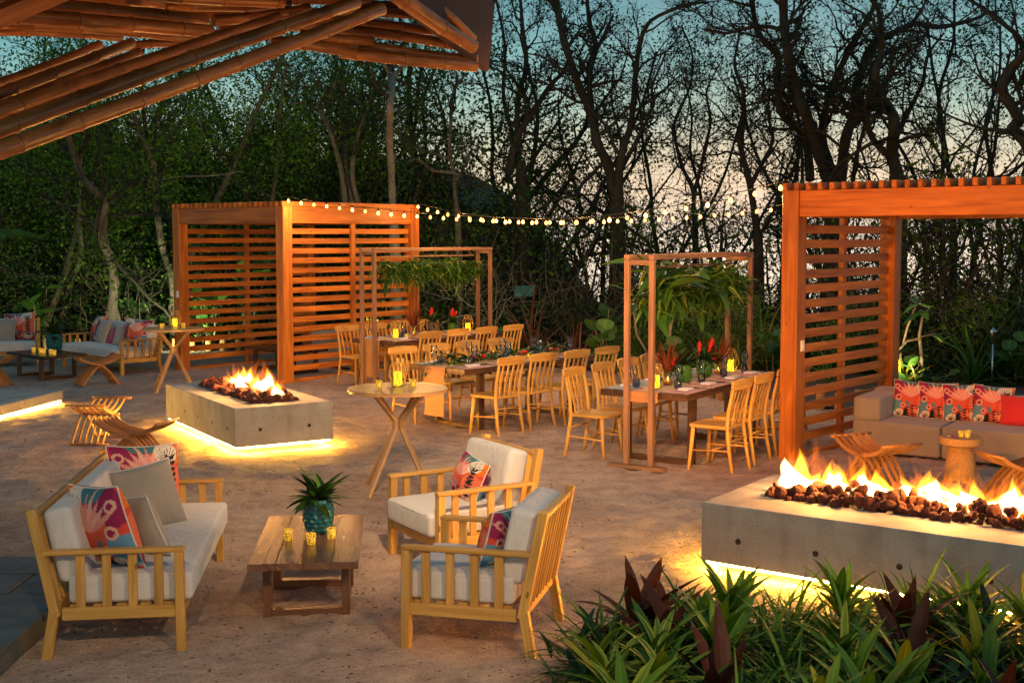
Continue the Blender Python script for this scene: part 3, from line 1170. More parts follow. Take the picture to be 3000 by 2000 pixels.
def canopy():
    t = thing('bamboo_canopy', 'bamboo pole roof canopy overhanging at the upper left, lit warm orange', 'canopy', (-3, 7, 0))
    inv = Vector((-3, 7, 0))
    rr = random.Random(3)

    def pole(a, b, r0, r1, node=.42):
        a, b = Vector(a) - inv, Vector(b) - inv
        L = (b - a).length
        d = (b - a) / L
        side = d.cross(Vector((0, 0, 1))).normalized()
        bow = rr.uniform(-.02, .02)
        pts, rad = [], []
        x = 0
        nxt = rr.uniform(.1, node)

        def P(x):
            q = math.sin(PI * x / L)
            return a + d * x + Vector((0, 0, 1)) * bow * q + side * bow * .5 * q

        def rd(x):
            return r0 + (r1 - r0) * x / L
        pts.append(P(0)); rad.append(rd(0))
        NODES = []
        while nxt < L - .04:
            for dx, k in ((-.03, .985), (-.012, 1.05), (0, 1.10), (.012, 1.03), (.03, .975)):
                if 0 < nxt + dx < L:
                    pts.append(P(nxt + dx)); rad.append(rd(nxt + dx) * k)
            NODES.append((P(nxt), rd(nxt)))
            nxt += node * rr.uniform(.8, 1.15)
        pts.append(P(L)); rad.append(rd(L))
        mb = MB().tube(pts, rad, 14)
        # hollow open end
        e = P(L) + d * .002
        x_ = d.cross(Vector((.3, .2, .9))).normalized(); y_ = d.cross(x_)
        o = part('bamboo_pole', mb, M['bamboo'], t)
        nr = MB()
        for p_, r_ in NODES:
            nr.tube([p_ - d * .006, p_ - d * .002, p_ + d * .002, p_ + d * .006], [r_ * 1.05, r_ * 1.115, r_ * 1.115, r_ * 1.05], 14, False)
        if NODES:
            part('node_rings', nr, M['node_dark'], o, kind='stuff')
        ring = [e + (x_ * math.cos(q * PI / 6) + y_ * math.sin(q * PI / 6)) * rd(L) * .72 for q in range(12)]
        part('hollow_end', MB().add(ring, [list(range(12))]), M['black_metal'], o)
        return o

    Z = 1 / 1.568
    # three long struts running up to the right, three short ones above them
    for (x0, y0, x1, y1, Ya, Yb, ra, rb) in (
            (-120, 735, 1756, 42, 6.6, 8.9, .050, .046), (-120, 640, 1640, 12, 6.75, 9.0, .050, .045), (-120, 560, 1280, 82, 6.9, 9.1, .046, .040),
            (-120, 545, 640, 243, 7.2, 8.6, .040, .036), (-120, 478, 606, 197, 7.3, 8.8, .040, .036), (-120, 420, 458, 206, 7.5, 8.8, .032, .030)):
        pole(at(x0 * Z, y0 * Z, Ya), at(x1 * Z, y1 * Z, Yb), ra, rb)
    # purlins, upper left
    for (x0, y0, x1, y1, Ya, Yb, ra, rb) in (
            (-60, 66, 972, 148, 8.2, 9.3, .056, .050), (-60, 2, 950, 98, 8.4, 9.5, .056, .050), (-60, 112, 900, 182, 8.8, 9.9, .040, .036),
            (-60, 146, 560, 176, 9.2, 9.9, .034, .032), (520, 222, 900, 196, 9.6, 9.9, .034, .032), (300, -60, 1300, 10, 8.8, 9.9, .05, .05),
            (760, 20, 1330, 20, 9.6, 10.2, .05, .048), (980, 95, 1420, 40, 9.7, 10.2, .045, .045), (560, -20, 760, 10, 8.2, 8.3, .05, .05)):
        pole(at(x0 * Z, y0 * Z, Ya), at(x1 * Z, y1 * Z, Yb), ra, rb)
    # purlins, right end
    for (x0, y0, x1, y1, Ya, Yb, ra, rb) in (
            (1240, 196, 1634, 240, 9.9, 10.2, .052, .050), (1560, 240, 2192, 308, 10.2, 10.6, .050, .046),
            (1380, 160, 1712, 192, 10.0, 10.2, .042, .040), (1640, 202, 2192, 272, 10.3, 10.7, .042, .040),
            (1500, 128, 2120, 214, 10.5, 10.9, .046, .044), (1480, 92, 2030, 146, 10.7, 11.0, .046, .044),
            (1560, 48, 1950, 72, 10.9, 11.1, .040, .040), (1560, 12, 1900, 26, 11.0, 11.1, .04, .04)):
        pole(at(x0 * Z, y0 * Z, Ya), at(x1 * Z, y1 * Z, Yb), ra, rb)
    for (x0, y0, x1, y1, Ya, Yb, ra, rb) in (
            (-60, 40, 700, 60, 9.4, 10.0, .05, .05), (100, 100, 900, 130, 9.8, 10.4, .05, .05), (400, 60, 1200, 70, 10.0, 10.6, .05, .05),
            (900, 60, 1560, 60, 10.4, 10.9, .05, .05), (1000, 130, 1500, 120, 10.4, 10.9, .045, .045), (600, 150, 1100, 160, 10.2, 10.6, .04, .04),
            (1300, 100, 1800, 110, 10.8, 11.2, .045, .045), (1700, 110, 2080, 170, 11.0, 11.3, .045, .045), (-60, 90, 500, 130, 9.6, 10.1, .04, .04),
            (1000, -10, 1700, -6, 10.4, 11.0, .05, .05), (200, -30, 1000, 20, 9.4, 10.2, .05, .05)):
        pole(at(x0 * Z, y0 * Z, Ya), at(x1 * Z, y1 * Z, Yb), ra, rb)
    pole(at(1800 * Z, -40 * Z, 9.4), at(2178 * Z, 218 * Z, 10.0), .066, .054)
    pole(at(1930 * Z, -40 * Z, 10.0), at(2180 * Z, 180 * Z, 10.4), .032, .030)
    # roof deck over the poles: fascia and boards
    A = at(1955 * Z, -30 * Z, 10.2) - inv
    B = at(2246 * Z, 34 * Z, 10.9) - inv
    B2 = at(2246 * Z, 184 * Z, 10.9) - inv
    A2 = at(2180 * Z, 184 * Z, 10.9) - inv
    part('fascia', MB().bar(B + Vector((0, .05, -.25)), B + Vector((-1.5, -3.2, .5)), .06, .62, up=(0, 0, 1)), M['dark_timber'], t)
    deck = MB()
    q = [at(2246 * Z, -10, 10.9), at(-500, -10, 10.9), at(-700, 130, 8.0), at(-700, 60, 6.0)]
    zt = [Vector((x, y, 0)) for x, y in ((-9, 5.2), (-.7, 5.2), (-.35, 11.0), (-9, 11.8))]
    hts = (3.9, 4.02, 4.45, 4.4)
    vs = [Vector((p.x, p.y, h)) - inv for p, h in zip(zt, hts)] + [Vector((p.x, p.y, h + .12)) - inv for p, h in zip(zt, hts)]
    deck.add(vs, [[3, 2, 1, 0], [4, 5, 6, 7], [0, 1, 5, 4], [1, 2, 6, 5], [2, 3, 7, 6], [3, 0, 4, 7]])
    part('roof_deck', deck, M['thatch'], t)
    # a timber brace at the very corner
    part('timber_brace', MB().bar(at(-80 * Z, 110 * Z, 7.0) - inv, at(330 * Z, -60 * Z, 7.6) - inv, .16, .10), M['teak'], t)
    # poles added out of view to hang the added spotlights
    pole((-6.0, 6.0, 3.72), (2.9, 5.9, 3.72), .05, .05)
    pole((-6.0, 2.6, 3.44), (2.9, 2.6, 3.44), .05, .05)
    return t


canopy()


def added_spot(label, loc, tgt, power, angle, col=WARM, blend=.7):  # unseen spotlights, added to brighten the terrace from above the view
    t = thing('added_spotlight', label, 'spotlight', loc, 0, 'added unseen spotlights')
    d = (Vector(tgt) - Vector(loc)).normalized()
    q = d.to_track_quat('-Z', 'Y').to_euler()
    can = part('lamp_can', MB().lathe([(.0, .10), (.045, .10), (.05, .02), (.05, -.04), (.044, -.04), (.04, .0)], 16), M['black_metal'], t, None, q)
    part('lens', MB().lathe([(.0, -.01), (.039, -.01)], 16), M['lamp_glow'], can)
    part('bracket', MB().bar((0, 0, .02), (0, 0, .18), .02, .012), M['black_metal'], t)
    spot('lamp_beam', d * .06, Vector(tgt) - Vector(loc), power, col, angle, .06, blend, t)


added_spot('added unseen spotlight aimed at the sofa by the coffee table', (-.9, 2.6, 3.22), (-2.0, 7.4, .3), 190, 62)
added_spot('added unseen spotlight aimed at the two armchairs', (1.4, 2.6, 3.22), (-.1, 7.6, .3), 290, 62)
added_spot('added unseen spotlight aimed at the sand between sofa and dining tables', (-.2, 5.9, 3.5), (-1.0, 12.0, .0), 560, 76)
added_spot('added unseen spotlight aimed at the dining tables', (.5, 5.9, 3.5), (.6, 15.0, 1.0), 1150, 46)
added_spot('added unseen spotlight aimed at the right pergola post', (-1.9, 5.9, 3.5), (3.1, 12.2, 1.7), 1700, 40, (1, .27, .04))
added_spot('added unseen spotlight aimed at the left pergola', (2.8, 5.9, 3.5), (-2.9, 20, 1.7), 1500, 34, (1, .50, .15))
added_spot('added unseen spotlight aimed at the foreground planting', (.7, 5.6, 3.5), (1.6, 6.0, .2), 30, 90, (1, .78, .45))


def uplight(label, loc, tgt, power, angle, col, size=.05):
    t = thing('garden_uplight', label, 'uplight', loc, 0, 'garden uplights')
    d = (Vector(tgt) - Vector(loc) - Vector((0, 0, .14))).normalized()
    q = d.to_track_quat('-Z', 'Y').to_euler()
    part('spike', MB().tube([(0, 0, -.05), (0, 0, .12)], .012, 8), M['black_metal'], t)
    can = part('lamp_can', MB().lathe([(.0, .08), (.035, .08), (.042, .0), (.042, -.04), (.037, -.04), (.034, .0)], 16), M['black_metal'], t, (0, 0, .14), q)
    part('lens', MB().lathe([(.0, -.008), (.033, -.008)], 16), M['lamp_glow'], can)
    spot('lamp_beam', Vector((0, 0, .14)) + d * .06, Vector(tgt) - Vector(loc), power, col, angle, size, .7, t)


uplight('added unseen uplight on the patio beyond the sofa back', (-4.6, 7.6, .1), (-2.6, 8.4, 3.1), 230, 115, (1, .33, .06))  # lamp put in out of view to light the bamboo from below

# ------------------------------------------------------------------ seating: timber sofas and armchairs (front = +y)
def slat_seat(name, label, cat, W, loc, rz, n_back, group, n_arm=4):
    t = thing(name, label, cat, loc, rz, group)
    D = .70
    m = M['pine']
    hw = W / 2
    yb, yf = -D / 2, D / 2
    for s in (-1, 1):
        x = s * (hw - .03)
        # rear post: splayed foot, leaning back above the seat
        part('rear_post', MB().bar((x, yb - .052, -.02), (x, yb - .004, .26), .052, .062, up=(1, 0, 0)).bar((x, yb + .004, .222), (x, yb - .115, .815), .051, .060, up=(1, 0, 0)), m, t)
        part('front_leg', MB().bar((x, yf - .03, -.02), (x, yf - .035, .562), .05, .062, up=(1, 0, 0)), m, t)
        part('arm_rail', MB().box((x, -.035, .575), (.062, D + .06, .026), bev=.006), m, t)
        part('side_rail', MB().box((x, -.01, .232), (.036, D - .09, .068), bev=.004), m, t)
        for k in range(n_arm):
            y = yb + .06 + (D - .13) * (k + .55) / (n_arm + .1)
            part('arm_slat', MB().box((x, y, .413), (.022, .048, .298), bev=.003), m, t)
    part('front_rail', MB().box((0, yf - .035, .232), (W - .11, .036, .068), bev=.004), m, t)
    part('rear_rail', MB().box((0, yb + .004, .25), (W - .11, .036, .07), bev=.004), m, t)
    part('top_rail', MB().box((0, yb - .104, .775), (W - .114, .04, .036), Matrix.Rotation(R(12.5), 3, 'X'), bev=.005), m, t)
    bs = MB().bar((0, yb - .002, .27), (0, yb - .102, .765), .050 if n_back < 12 else .040, .018, up=(1, 0, 0)).mesh('back_slat')
    setmat(bs, m)
    for k in range(n_back):
        link('back_slat', bs, t, ((W - .16) * ((k + .5) / n_back - .5), 0, 0))
    ss = MB().box((0, 0, .262), (W - .11, .06, .018), bev=.003).mesh('seat_slat')
    setmat(ss, m)
    for k in range(5):
        link('seat_slat', ss, t, (0, yb + .1 + k * .125, 0))
    # cushions
    sc_ = part('seat_cushion', MB().rbox((0, .045, .352), (W - .13, D - .03, .16), .03, .016), M['cream_fabric'], t)
    pip = MB()
    for z in (.292, .418):
        hx, hy = (W - .13) / 2 - .004, (D - .03) / 2 - .004
        pts = []
        for q in range(41):
            a = 2 * PI * q / 40
            pts.append((math.copysign(abs(math.cos(a)) ** .16, math.cos(a)) * hx, .045 + math.copysign(abs(math.sin(a)) ** .16, math.sin(a)) * hy, z))
        pip.tube(pts, .0045, 5, False)
    part('piping', pip, M['cream_fabric'], sc_)
    part('back_cushion', MB().rbox((0, yb + .045, .60), (W - .16, .16, .42), .04, .0, Matrix.Rotation(R(12.5), 3, 'X')), M['cream_fabric'], t)
    return t


slat_seat('timber_sofa', 'pine slatted sofa with cream cushions in the lower left beside the coffee table', 'sofa', 1.98, (-2.27, 7.62, 0), R(7 - 90), 22, 'slatted pine sofas')
slat_seat('timber_sofa', 'pine slatted sofa with cream cushions behind the far high table', 'sofa', 2.02, (-6.91, 21.06, 0), R(137), 22, 'slatted pine sofas')
slat_seat('timber_sofa', 'pine slatted sofa cut off by the left edge of the picture', 'sofa', 1.98, (-9.36, 21.6, 0), R(200), 22, 'slatted pine sofas')
slat_seat('armchair', 'pine slatted armchair seen from behind, nearest to the camera', 'armchair', .80, (-.19, 7.03, 0), R(76), 8, 'slatted pine armchairs')
slat_seat('armchair', 'pine slatted armchair facing the coffee table, behind the nearer armchair', 'armchair', .80, (-.40, 8.62, 0), R(121), 7, 'slatted pine armchairs')

# ------------------------------------------------------------------ printed throw cushions
def paint(U, V, var):
    """flat floral print: colours for arrays of u,v in -1..1"""
    C = np.empty(U.shape + (3,))
    C[:] = (.66, .07, .045)
    rr = np.random.RandomState(40 + var)

    def put(mask, c):
        C[mask] = c

    def ell(cx, cy, a, b, th):
        x = (U - cx) * math.cos(th) + (V - cy) * math.sin(th)
        y = -(U - cx) * math.sin(th) + (V - cy) * math.cos(th)
        return (x / a) ** 2 + (y / b) ** 2 < 1

    def leaf(cx, cy, th, L, wd):
        x = (U - cx) * math.cos(th) + (V - cy) * math.sin(th)
        y = -(U - cx) * math.sin(th) + (V - cy) * math.cos(th)
        t = np.clip(x / L, 0, 1)
        return (x > 0) & (x < L) & (np.abs(y) < wd * np.sin(PI * t ** .8))

    pink, coral, navy, white, teal, mag, orange, blush, blue = ((.78, .30, .27), (.72, .16, .09), (.012, .016, .03), (.75, .66, .58), (.05, .20, .24),
                                                               (.30, .02, .09), (.78, .17, .02), (.80, .42, .34), (.12, .28, .42))
    flip = -1 if var % 2 else 1
    fu = U.copy()
    if flip < 0:
        U = -U
    put(ell(-.65, .55, .55, .5, .4), mag)
    put(ell(.75, -.2, .45, .6, .2), coral)
    put(ell(.2, -.85, .6, .45, .1), navy)
    put(ell(-.8, -.5, .35, .45, 0), blue)
    put(ell(-.1, .95, .45, .22, 0), teal)
    put(ell(.8, .85, .4, .45, .2), orange)
    put(ell(-.2, .1, .42, .5, .6), (.70, .11, .06))
    # pink fan leaf
    for k in range(8):
        put(leaf(-.05, .05, R(40 + k * 16), .95 + .1 * math.sin(k * 2), .085), pink if k % 2 else blush)
    # second fan, low right
    for k in range(7):
        put(leaf(.62, -.95, R(50 + k * 17), .62, .06), blush)
    # white scallop with dark ribs
    put(ell(.55, .72, .36, .34, -.3), white)
    for k in range(8):
        put(leaf(.55, .42, R(40 + k * 14), .6, .012), navy)
    # navy sprig
    for k in range(8):
        y = .55 - k * .17
        put(leaf(.66, y, R(35), .2, .06), navy)
        put(leaf(.66, y, R(145), .2, .06), navy)
    put((np.abs(U - .66) < .02) & (V < .6) & (V > -.75), navy)
    # coral sprig on dark ground
    for k in range(4):
        put(leaf(.12 - .02 * k, -.98 + k * .14, R(20), .32, .05), coral)
        put(leaf(.12 - .02 * k, -.98 + k * .14, R(160), .32, .05), coral)
    # rings and berries
    for cx, cy, r in ((-.72, .0, .17), (-.82, .62, .15), (-.45, -.45, .13)):
        d = np.hypot(U - cx, V - cy)
        put(d < r, blush)
        put(d < r * .55, mag)
    put(ell(-.62, -.85, .26, .2, .2), white)
    for k in range(4):
        put(leaf(-.62, -1.0, R(50 + k * 26), .35, .02), navy)
    put(leaf(-.28, -.15, R(-60), .5, .10), (.13, .23, .30))
    return C


def pillow_mesh(name, w, h, t, printed=None, n=34):
    g = np.linspace(-1, 1, n)
    g = np.sign(g) * np.abs(g) ** .85
    U, V = np.meshgrid(g, g, indexing='ij')
    X = w / 2 * U * (1 - .075 * (1 - V ** 2))
    Zc = h / 2 * V * (1 - .075 * (1 - U ** 2))
    T = t / 2 * (np.clip((1 - U ** 2) * (1 - V ** 2), 0, 1)) ** .42
    wr = .006 * np.sin(7 * U + 3 * V) * (1 - U ** 2) * (1 - V ** 2)
    vs = np.concatenate([np.stack([X, -T - wr, Zc], -1).reshape(-1, 3), np.stack([X, T + wr, Zc], -1).reshape(-1, 3)])
    Q = []
    nn = n * n
    for i in range(n - 1):
        for j in range(n - 1):
            a = i * n + j
            Q.append((a, a + n, a + n + 1, a + 1))
            Q.append((nn + a, nn + a + 1, nn + a + n + 1, nn + a + n))
    me = fast_mesh(name, vs, Q, smooth=True)
    if printed is not None:
        ca = me.color_attributes.new('print', 'FLOAT_COLOR', 'POINT')
        c = paint(U, V, printed).reshape(-1, 3)
        c2 = paint(U, V, printed + 1).reshape(-1, 3)
        rgba = np.ones((2 * nn, 4), dtype=np.float32)
        rgba[:nn, :3] = c
        rgba[nn:, :3] = c2
        ca.data.foreach_set('color', rgba.ravel())
    return me, w, h


PM = {}
PIPE = {}
for k in range(4):
    PM['print%d' % k] = pillow_mesh('cushion_cover', .50, .50, .22, k, 64)
    setmat(PM['print%d' % k][0], M['floral_print'])
for nme, mm, w_, h_ in (('taupe', 'taupe_fabric', .44, .44), ('pink', 'pink_fabric', .40, .30), ('red', 'red_fabric', .52, .33), ('small', None, .38, .33)):
    PM[nme] = pillow_mesh('cushion_cover', w_, h_, .19, 2 if nme == 'small' else None, 48 if nme == 'small' else 30)
    setmat(PM[nme][0], M[mm] if mm else M['floral_print'])


def pillow_pipe(w, h):
    if (w, h) in PIPE:
        return PIPE[(w, h)]
    pts = []
    for s in range(4):
        for k in range(10):
            q = -1 + 2 * k / 10
            u, v = ((q, -1), (1, q), (-q, 1), (-1, -q))[s]
            pts.append((w / 2 * u * (1 - .075 * (1 - v * v)), 0, h / 2 * v * (1 - .075 * (1 - u * u))))
    pts.append(pts[0])
    me = MB().tube(pts, .0055, 5, False).mesh('piping')
    setmat(me, M['cream_fabric'])
    PIPE[(w, h)] = me
    return me


def pillow(kind, label, loc, facing, lean, roll=0, group='throw cushions', scale=1.0):
    """facing: heading (deg) of the front face; lean: backward tilt (deg); loc is the bottom edge"""
    me, w, h = PM[kind]
    o = link('throw_cushion', None, None, loc)
    o.empty_display_size = .05
    tag(o, label, 'cushion', group)
    o.rotation_euler = (0, 0, R(facing + 90))
    o.scale = (scale,) * 3
    rot = Matrix.Rotation(R(-lean), 3, 'X') @ Matrix.Rotation(R(roll), 3, 'Y')
    c = rot @ Vector((0, 0, h * .48))
    part('cover', me, None, o, c, rot.to_euler())
    if kind.startswith('print') or kind in ('small', 'taupe'):
        part('piping', pillow_pipe(w, h), None, o, c, rot.to_euler())
    return o


def on(loc, rz, x, y, z=0.0):
    v = rotz(rz) @ Vector((x, y, 0))
    return (loc[0] + v.x, loc[1] + v.y, z)


SN, SNr = (-2.27, 7.62), R(7 - 90)
# near sofa; local x runs from the far arm (-) to the near arm (+)
pillow('print0', 'large floral cushion leaning in the far corner of the near sofa', on(SN, SNr, -.52, -.10, .425), -50, 18, 4)
pillow('taupe', 'plain taupe cushion propped against the far floral cushion of the near sofa', on(SN, SNr, -.17, .02, .425), -46, 22, -6)
pillow('pink', 'small plain pink cushion half hidden in the middle of the near sofa', on(SN, SNr, .27, -.08, .425), 25, 20, 10)
pillow('taupe', 'plain taupe cushion beside the near arm of the near sofa', on(SN, SNr, .46, .08, .425), 56, 20, 8, scale=.9)
pillow('print1', 'orange floral cushion behind the near arm of the near sofa', on(SN, SNr, .66, -.06, .425), 52, 16, 6, scale=1.0)
# armchairs
pillow('small', 'small floral cushion on the armchair nearest to the camera', on((-.19, 7.03), R(76), -.02, -.08, .42), 166 - 10, 14, -6)
pillow('small', 'small floral cushion on the armchair facing the coffee table', on((-.40, 8.62), R(121), .02, -.06, .42), 211, 20, 8)
# far sofa
SF, SFr = (-6.91, 21.06), R(137)
pillow('print2', 'floral cushion at the far end of the sofa behind the high table', on(SF, SFr, .68, -.12, .42), 215, 16, -4)
pillow('taupe', 'taupe cushion beside the floral one on the far sofa', on(SF, SFr, .36, -.02, .42), 218, 18, 4)
pillow('pink', 'pink cushion in the middle of the far sofa', on(SF, SFr, -.06, -.06, .42), 230, 20, 0)
pillow('taupe', 'taupe cushion leaning against the floral one nearest the high table', on(SF, SFr, -.36, -.02, .42), 255, 20, 5, scale=.85)
pillow('print3', 'floral cushion behind the near arm of the far sofa', on(SF, SFr, -.66, -.1, .42), 262, 16, 5)
SL, SLr = (-9.36, 21.6), R(200)
pillow('print0', 'floral cushion on the sofa cut off at the left edge', on(SL, SLr, -.66, -.10, .42), 275, 16, -5, scale=1.05)
pillow('taupe', 'taupe cushion on the sofa cut off at the left edge', on(SL, SLr, -.36, .04, .42), 280, 20, 0)

# ------------------------------------------------------------------ coffee tables
def coffee_table(label, loc, rz, W, L, H, m, inset, legx, group):
    t = thing('coffee_table', label, 'coffee table', loc, rz, group)
    n = 4
    for k in range(n):
        part('plank', MB().box((W * ((k + .5) / n - .5), 0, H - .021), (W / n - .002, L, .042), bev=.003), m, t)
    part('cleat', MB().box((0, 0, H - .058), (W * .8, L * .6, .03)), m, t)
    for s in (-1, 1):
        y = s * (L / 2 - inset)
        for q in (-1, 1):
            part('leg', MB().box((q * legx, y, (H - .07) / 2 - .01), (.05, .075, H - .03), bev=.004), m, t)
        part('foot_rail', MB().box((0, y, .022), (2 * legx - .052, .073, .05), bev=.004), m, t)
    return t


CT = (-1.275, 7.67)
coffee_table('low brown plank coffee table between the near sofa and the armchairs', (*CT, 0), R(5.5), .64, 1.24, .40, M['coffee_wood'], .30, .235, 'low coffee tables')
CT2 = (-7.58, 19.98)
coffee_table('low dark coffee table with candles in front of the far sofa', (*CT2, 0), R(-42 + 90), .72, 1.3, .40, M['dark_wood'], .28, .28, 'low coffee tables')
pl1 = on((-5.79, 21.06), R(-40.2), 1.55, 1.15)
coffee_table('low dark table inside the left pergola', (pl1[0], pl1[1], 0), R(-40.2 + 90), .62, 1.5, .40, M['dark_wood'], .25, .24, 'low coffee tables')

# ------------------------------------------------------------------ high cocktail tables
def high_table(label, loc, rz, H=.93, r=.45):
    t = thing('high_table', label, 'high table', loc, rz, 'round high tables')
    part('table_top', MB().lathe([(.0, H - .032), (r - .004, H - .032), (r, H - .028), (r, H - .004), (r - .004, H), (.0, H)], 48, smooth=False), M['oak_top'], t)
    zw0, zw1 = .56, .64
    for k in range(4):
        a = R(45 + 90 * k)
        d = Vector((math.cos(a), math.sin(a), 0))
        f = d * .40 + Vector((0, 0, -.02))
        w0 = d * .042 + Vector((0, 0, zw0)); w1 = d * .042 + Vector((0, 0, zw1))
        tp = d * .30 + Vector((0, 0, H - .034))
        sd = d.cross(Vector((0, 0, 1)))
        mb = MB().bar(f, w0 + (w0 - f).normalized() * .012, .032, .048, up=sd).bar(w0, w1, .031, .047, up=sd).bar(w1 - (tp - w1).normalized() * .012, tp, .032, .048, up=sd)
        part('leg', mb, M['oak_top'], t)
    part('brace', MB().box((0, 0, H - .05), (.5, .06, .03)), M['oak_top'], t)
    return t


HT1, HT2 = (-1.03, 11.05), (-5.03, 18.25)
high_table('round wooden high table with crossed legs in the centre of the terrace', (*HT1, 0), R(8))
high_table('round wooden high table beside the left pergola', (*HT2, 0), R(20))

# ------------------------------------------------------------------ folding slat stools (local x = span, y = width)
def make_stool(label, loc, rz):
    t = thing('slat_stool', label, 'stool', loc, rz, 'folding slat stools')
    Wd, n = .42, 12
    m = M['stool_wood']

    def prof(s):
        # from one top rail down through the crossing to the opposite foot
        pts = []
        top = [(-.345 * s, .455), (-.27 * s, .405), (-.18 * s, .362), (-.09 * s, .338), (-.02 * s, .325)]
        bot = [(.035 * s, .295), (.10 * s, .235), (.19 * s, .13), (.285 * s, .0)]
        return top + bot
    for s in (1, -1):
        pr = prof(s)
        # ribbon with constant depth
        half = .017
        vs, fs = [], []
        th = .0062
        for i, (x, z) in enumerate(pr):
            x2, z2 = pr[min(i + 1, len(pr) - 1)]
            x1, z1 = pr[max(i - 1, 0)]
            d = Vector((x2 - x1, 0, z2 - z1)).normalized()
            nn = Vector((-d.z, 0, d.x))
            for sy in (-th, th):
                for q in (-half, half):
                    p = Vector((x, sy, z)) + nn * q
                    vs.append(p)
        for i in range(len(pr) - 1):
            a, b = i * 4, i * 4 + 4
            for u, v in ((0, 1), (1, 3), (3, 2), (2, 0)):
                fs.append([a + u, a + v, b + v, b + u])
        fs += [[0, 2, 3, 1], [len(vs) - 4, len(vs) - 3, len(vs) - 1, len(vs) - 2]]
        uvs = [[(vs[k].x * .7 + vs[k].z, vs[k].y) for k in f] for f in fs]
        me = MB().add(vs, fs, uvs).mesh('slat')
        setmat(me, m)
        for k in range(n // 2):
            y = -Wd / 2 + Wd * (2 * k + (0 if s > 0 else 1) + .5) / n
            link('slat', me, t, (0, y, 0))
        part('top_rail', MB().tube([(-.338 * s, -Wd / 2 - .02, .45), (-.338 * s, Wd / 2 + .02, .45)], .014, 10), m, t)
        part('foot_rail', MB().tube([(.272 * s, -Wd / 2 - .01, .015), (.272 * s, Wd / 2 + .01, .015)], .013, 8), m, t)
    part('pivot_rod', MB().tube([(0, -Wd / 2 - .025, .312), (0, Wd / 2 + .025, .312)], .013, 10), m, t)
    return t


st = make_stool('slatted folding stool just behind the near sofa', (-3.76, 12.25, 0), R(-13))
dup(st, (-4.62, 13.68, 0), R(84), 'slatted folding stool by the lit platform, farther from the near sofa')
dup(st, (-6.42, 18.95, 0), R(40), 'slatted folding stool in front of the far sofa')
dup(st, (-7.98, 18.72, 0), R(-5), 'slatted folding stool cut off by the left edge')
dup(st, (3.30, 11.08, 0), R(-66), 'slatted folding stool behind the long row of flames')
dup(st, (4.36, 10.42, 0), R(14), 'slatted folding stool cut off by the right edge')

# ------------------------------------------------------------------ modular grey sofa under the right pergola
def modular_sofa(name, label, loc, rz, widths, arm, group=None, D=.88):
    """front-left corner at loc, x along the front, y to the back; arm on the left"""
    t = thing(name, label, 'sofa', (loc[0], loc[1], 0), rz, group)
    m = M['grey_fabric']
    x = 0
    for k, wd in enumerate(widths):
        part('seat_module', MB().rbox((x + wd / 2, D / 2, .195), (wd - .012, D, .33), .03, .012), m, t)
        part('backrest', MB().rbox((x + wd / 2, D - .12, .49), (wd - .014, .22, .29), .045, .0), m, t)
        x += wd
    if arm:
        part('armrest', MB().rbox((.15, D / 2, .48), (.29, D + .004, .255), .045, .0), m, t)
    part('plinth', MB().box((x / 2, D / 2, .015), (x - .1, D - .1, .04)), M['black_metal'], t)
    return t


SR, SRr = (3.60, 12.95), R(-34)
modular_sofa('modular_sofa', 'grey modular sofa with floral cushions under the right pergola', SR, SRr, (.92, .92, .92), True, 'grey modular sofas')
for k in range(4):
    pillow('print%d' % (2 * (k % 2)), 'floral cushion, %s from the armrest, on the grey sofa' % ORD[k], on(SR, SRr, .47 + k * .275, .48 + .02 * (k % 2), .365), -34 - 90 + 14, 18, 4 - 3 * (k % 3), scale=.80)
pillow('red', 'plain red cushion beside the floral cushions on the grey sofa', on(SR, SRr, 1.64, .44, .365), -34 - 90, 18, -2)
sl = on((-5.79, 21.06), R(-40.2), 1.25, 1.95)
modular_sofa('modular_sofa', 'grey modular sofa inside the left pergola', sl, R(-40.2), (.72, .72), True, 'grey modular sofas', .8)
for k in range(2):
    pillow('red', 'red cushion, %s from the slatted side, in the left pergola' % ('first', 'second')[k], on(sl, R(-40.2), 1.08 - k * .42, .42, .365), -130, 18, 3, scale=.85)

# cork side table
ck = thing('cork_table', 'round cork side table in front of the grey sofa', 'side table', (4.20, 11.42, 0), 0)
part('table_top', MB().lathe([(0, .355), (.185, .355), (.195, .362), (.195, .418), (.188, .425), (0, .425)], 36, smooth=False), M['cork'], ck)
part('base', MB().lathe([(0, -.01), (.148, -.01), (.15, .0), (.115, .354), (0, .354)], 36), M['cork'], ck)

# ------------------------------------------------------------------ dining tables and chairs (table local: x across, y away from the camera)
def dining_table(label, loc, rz, W=.96, L=2.4, H=.75):
    t = thing('dining_table', label, 'dining table', loc, rz, 'long dining tables')
    m = M['dark_wood']
    n = 5
    for k in range(n):
        part('plank', MB().box((W * ((k + .5) / n - .5), L / 2, H - .02), (W / n - .0015, L, .04), bev=.002), m, t)
    for s in (-1, 1):
        part('apron', MB().box((s * (W / 2 - .011), L / 2, H - .052), (.022, L, .026), bev=.002), m, t)
    for y in (.01, L - .01):
        part('apron', MB().box((0, y, H - .052), (W - .046, .02, .026), bev=.002), m, t)
    for y in (.38, L - .38):
        for s in (-1, 1):
            part('leg', MB().box((s * .36, y, (H - .066) / 2 - .01), (.055, .095, H - .046), bev=.004), m, t)
        part('foot_rail', MB().box((0, y, .022), (.66, .093, .05), bev=.004), m, t)
    return t


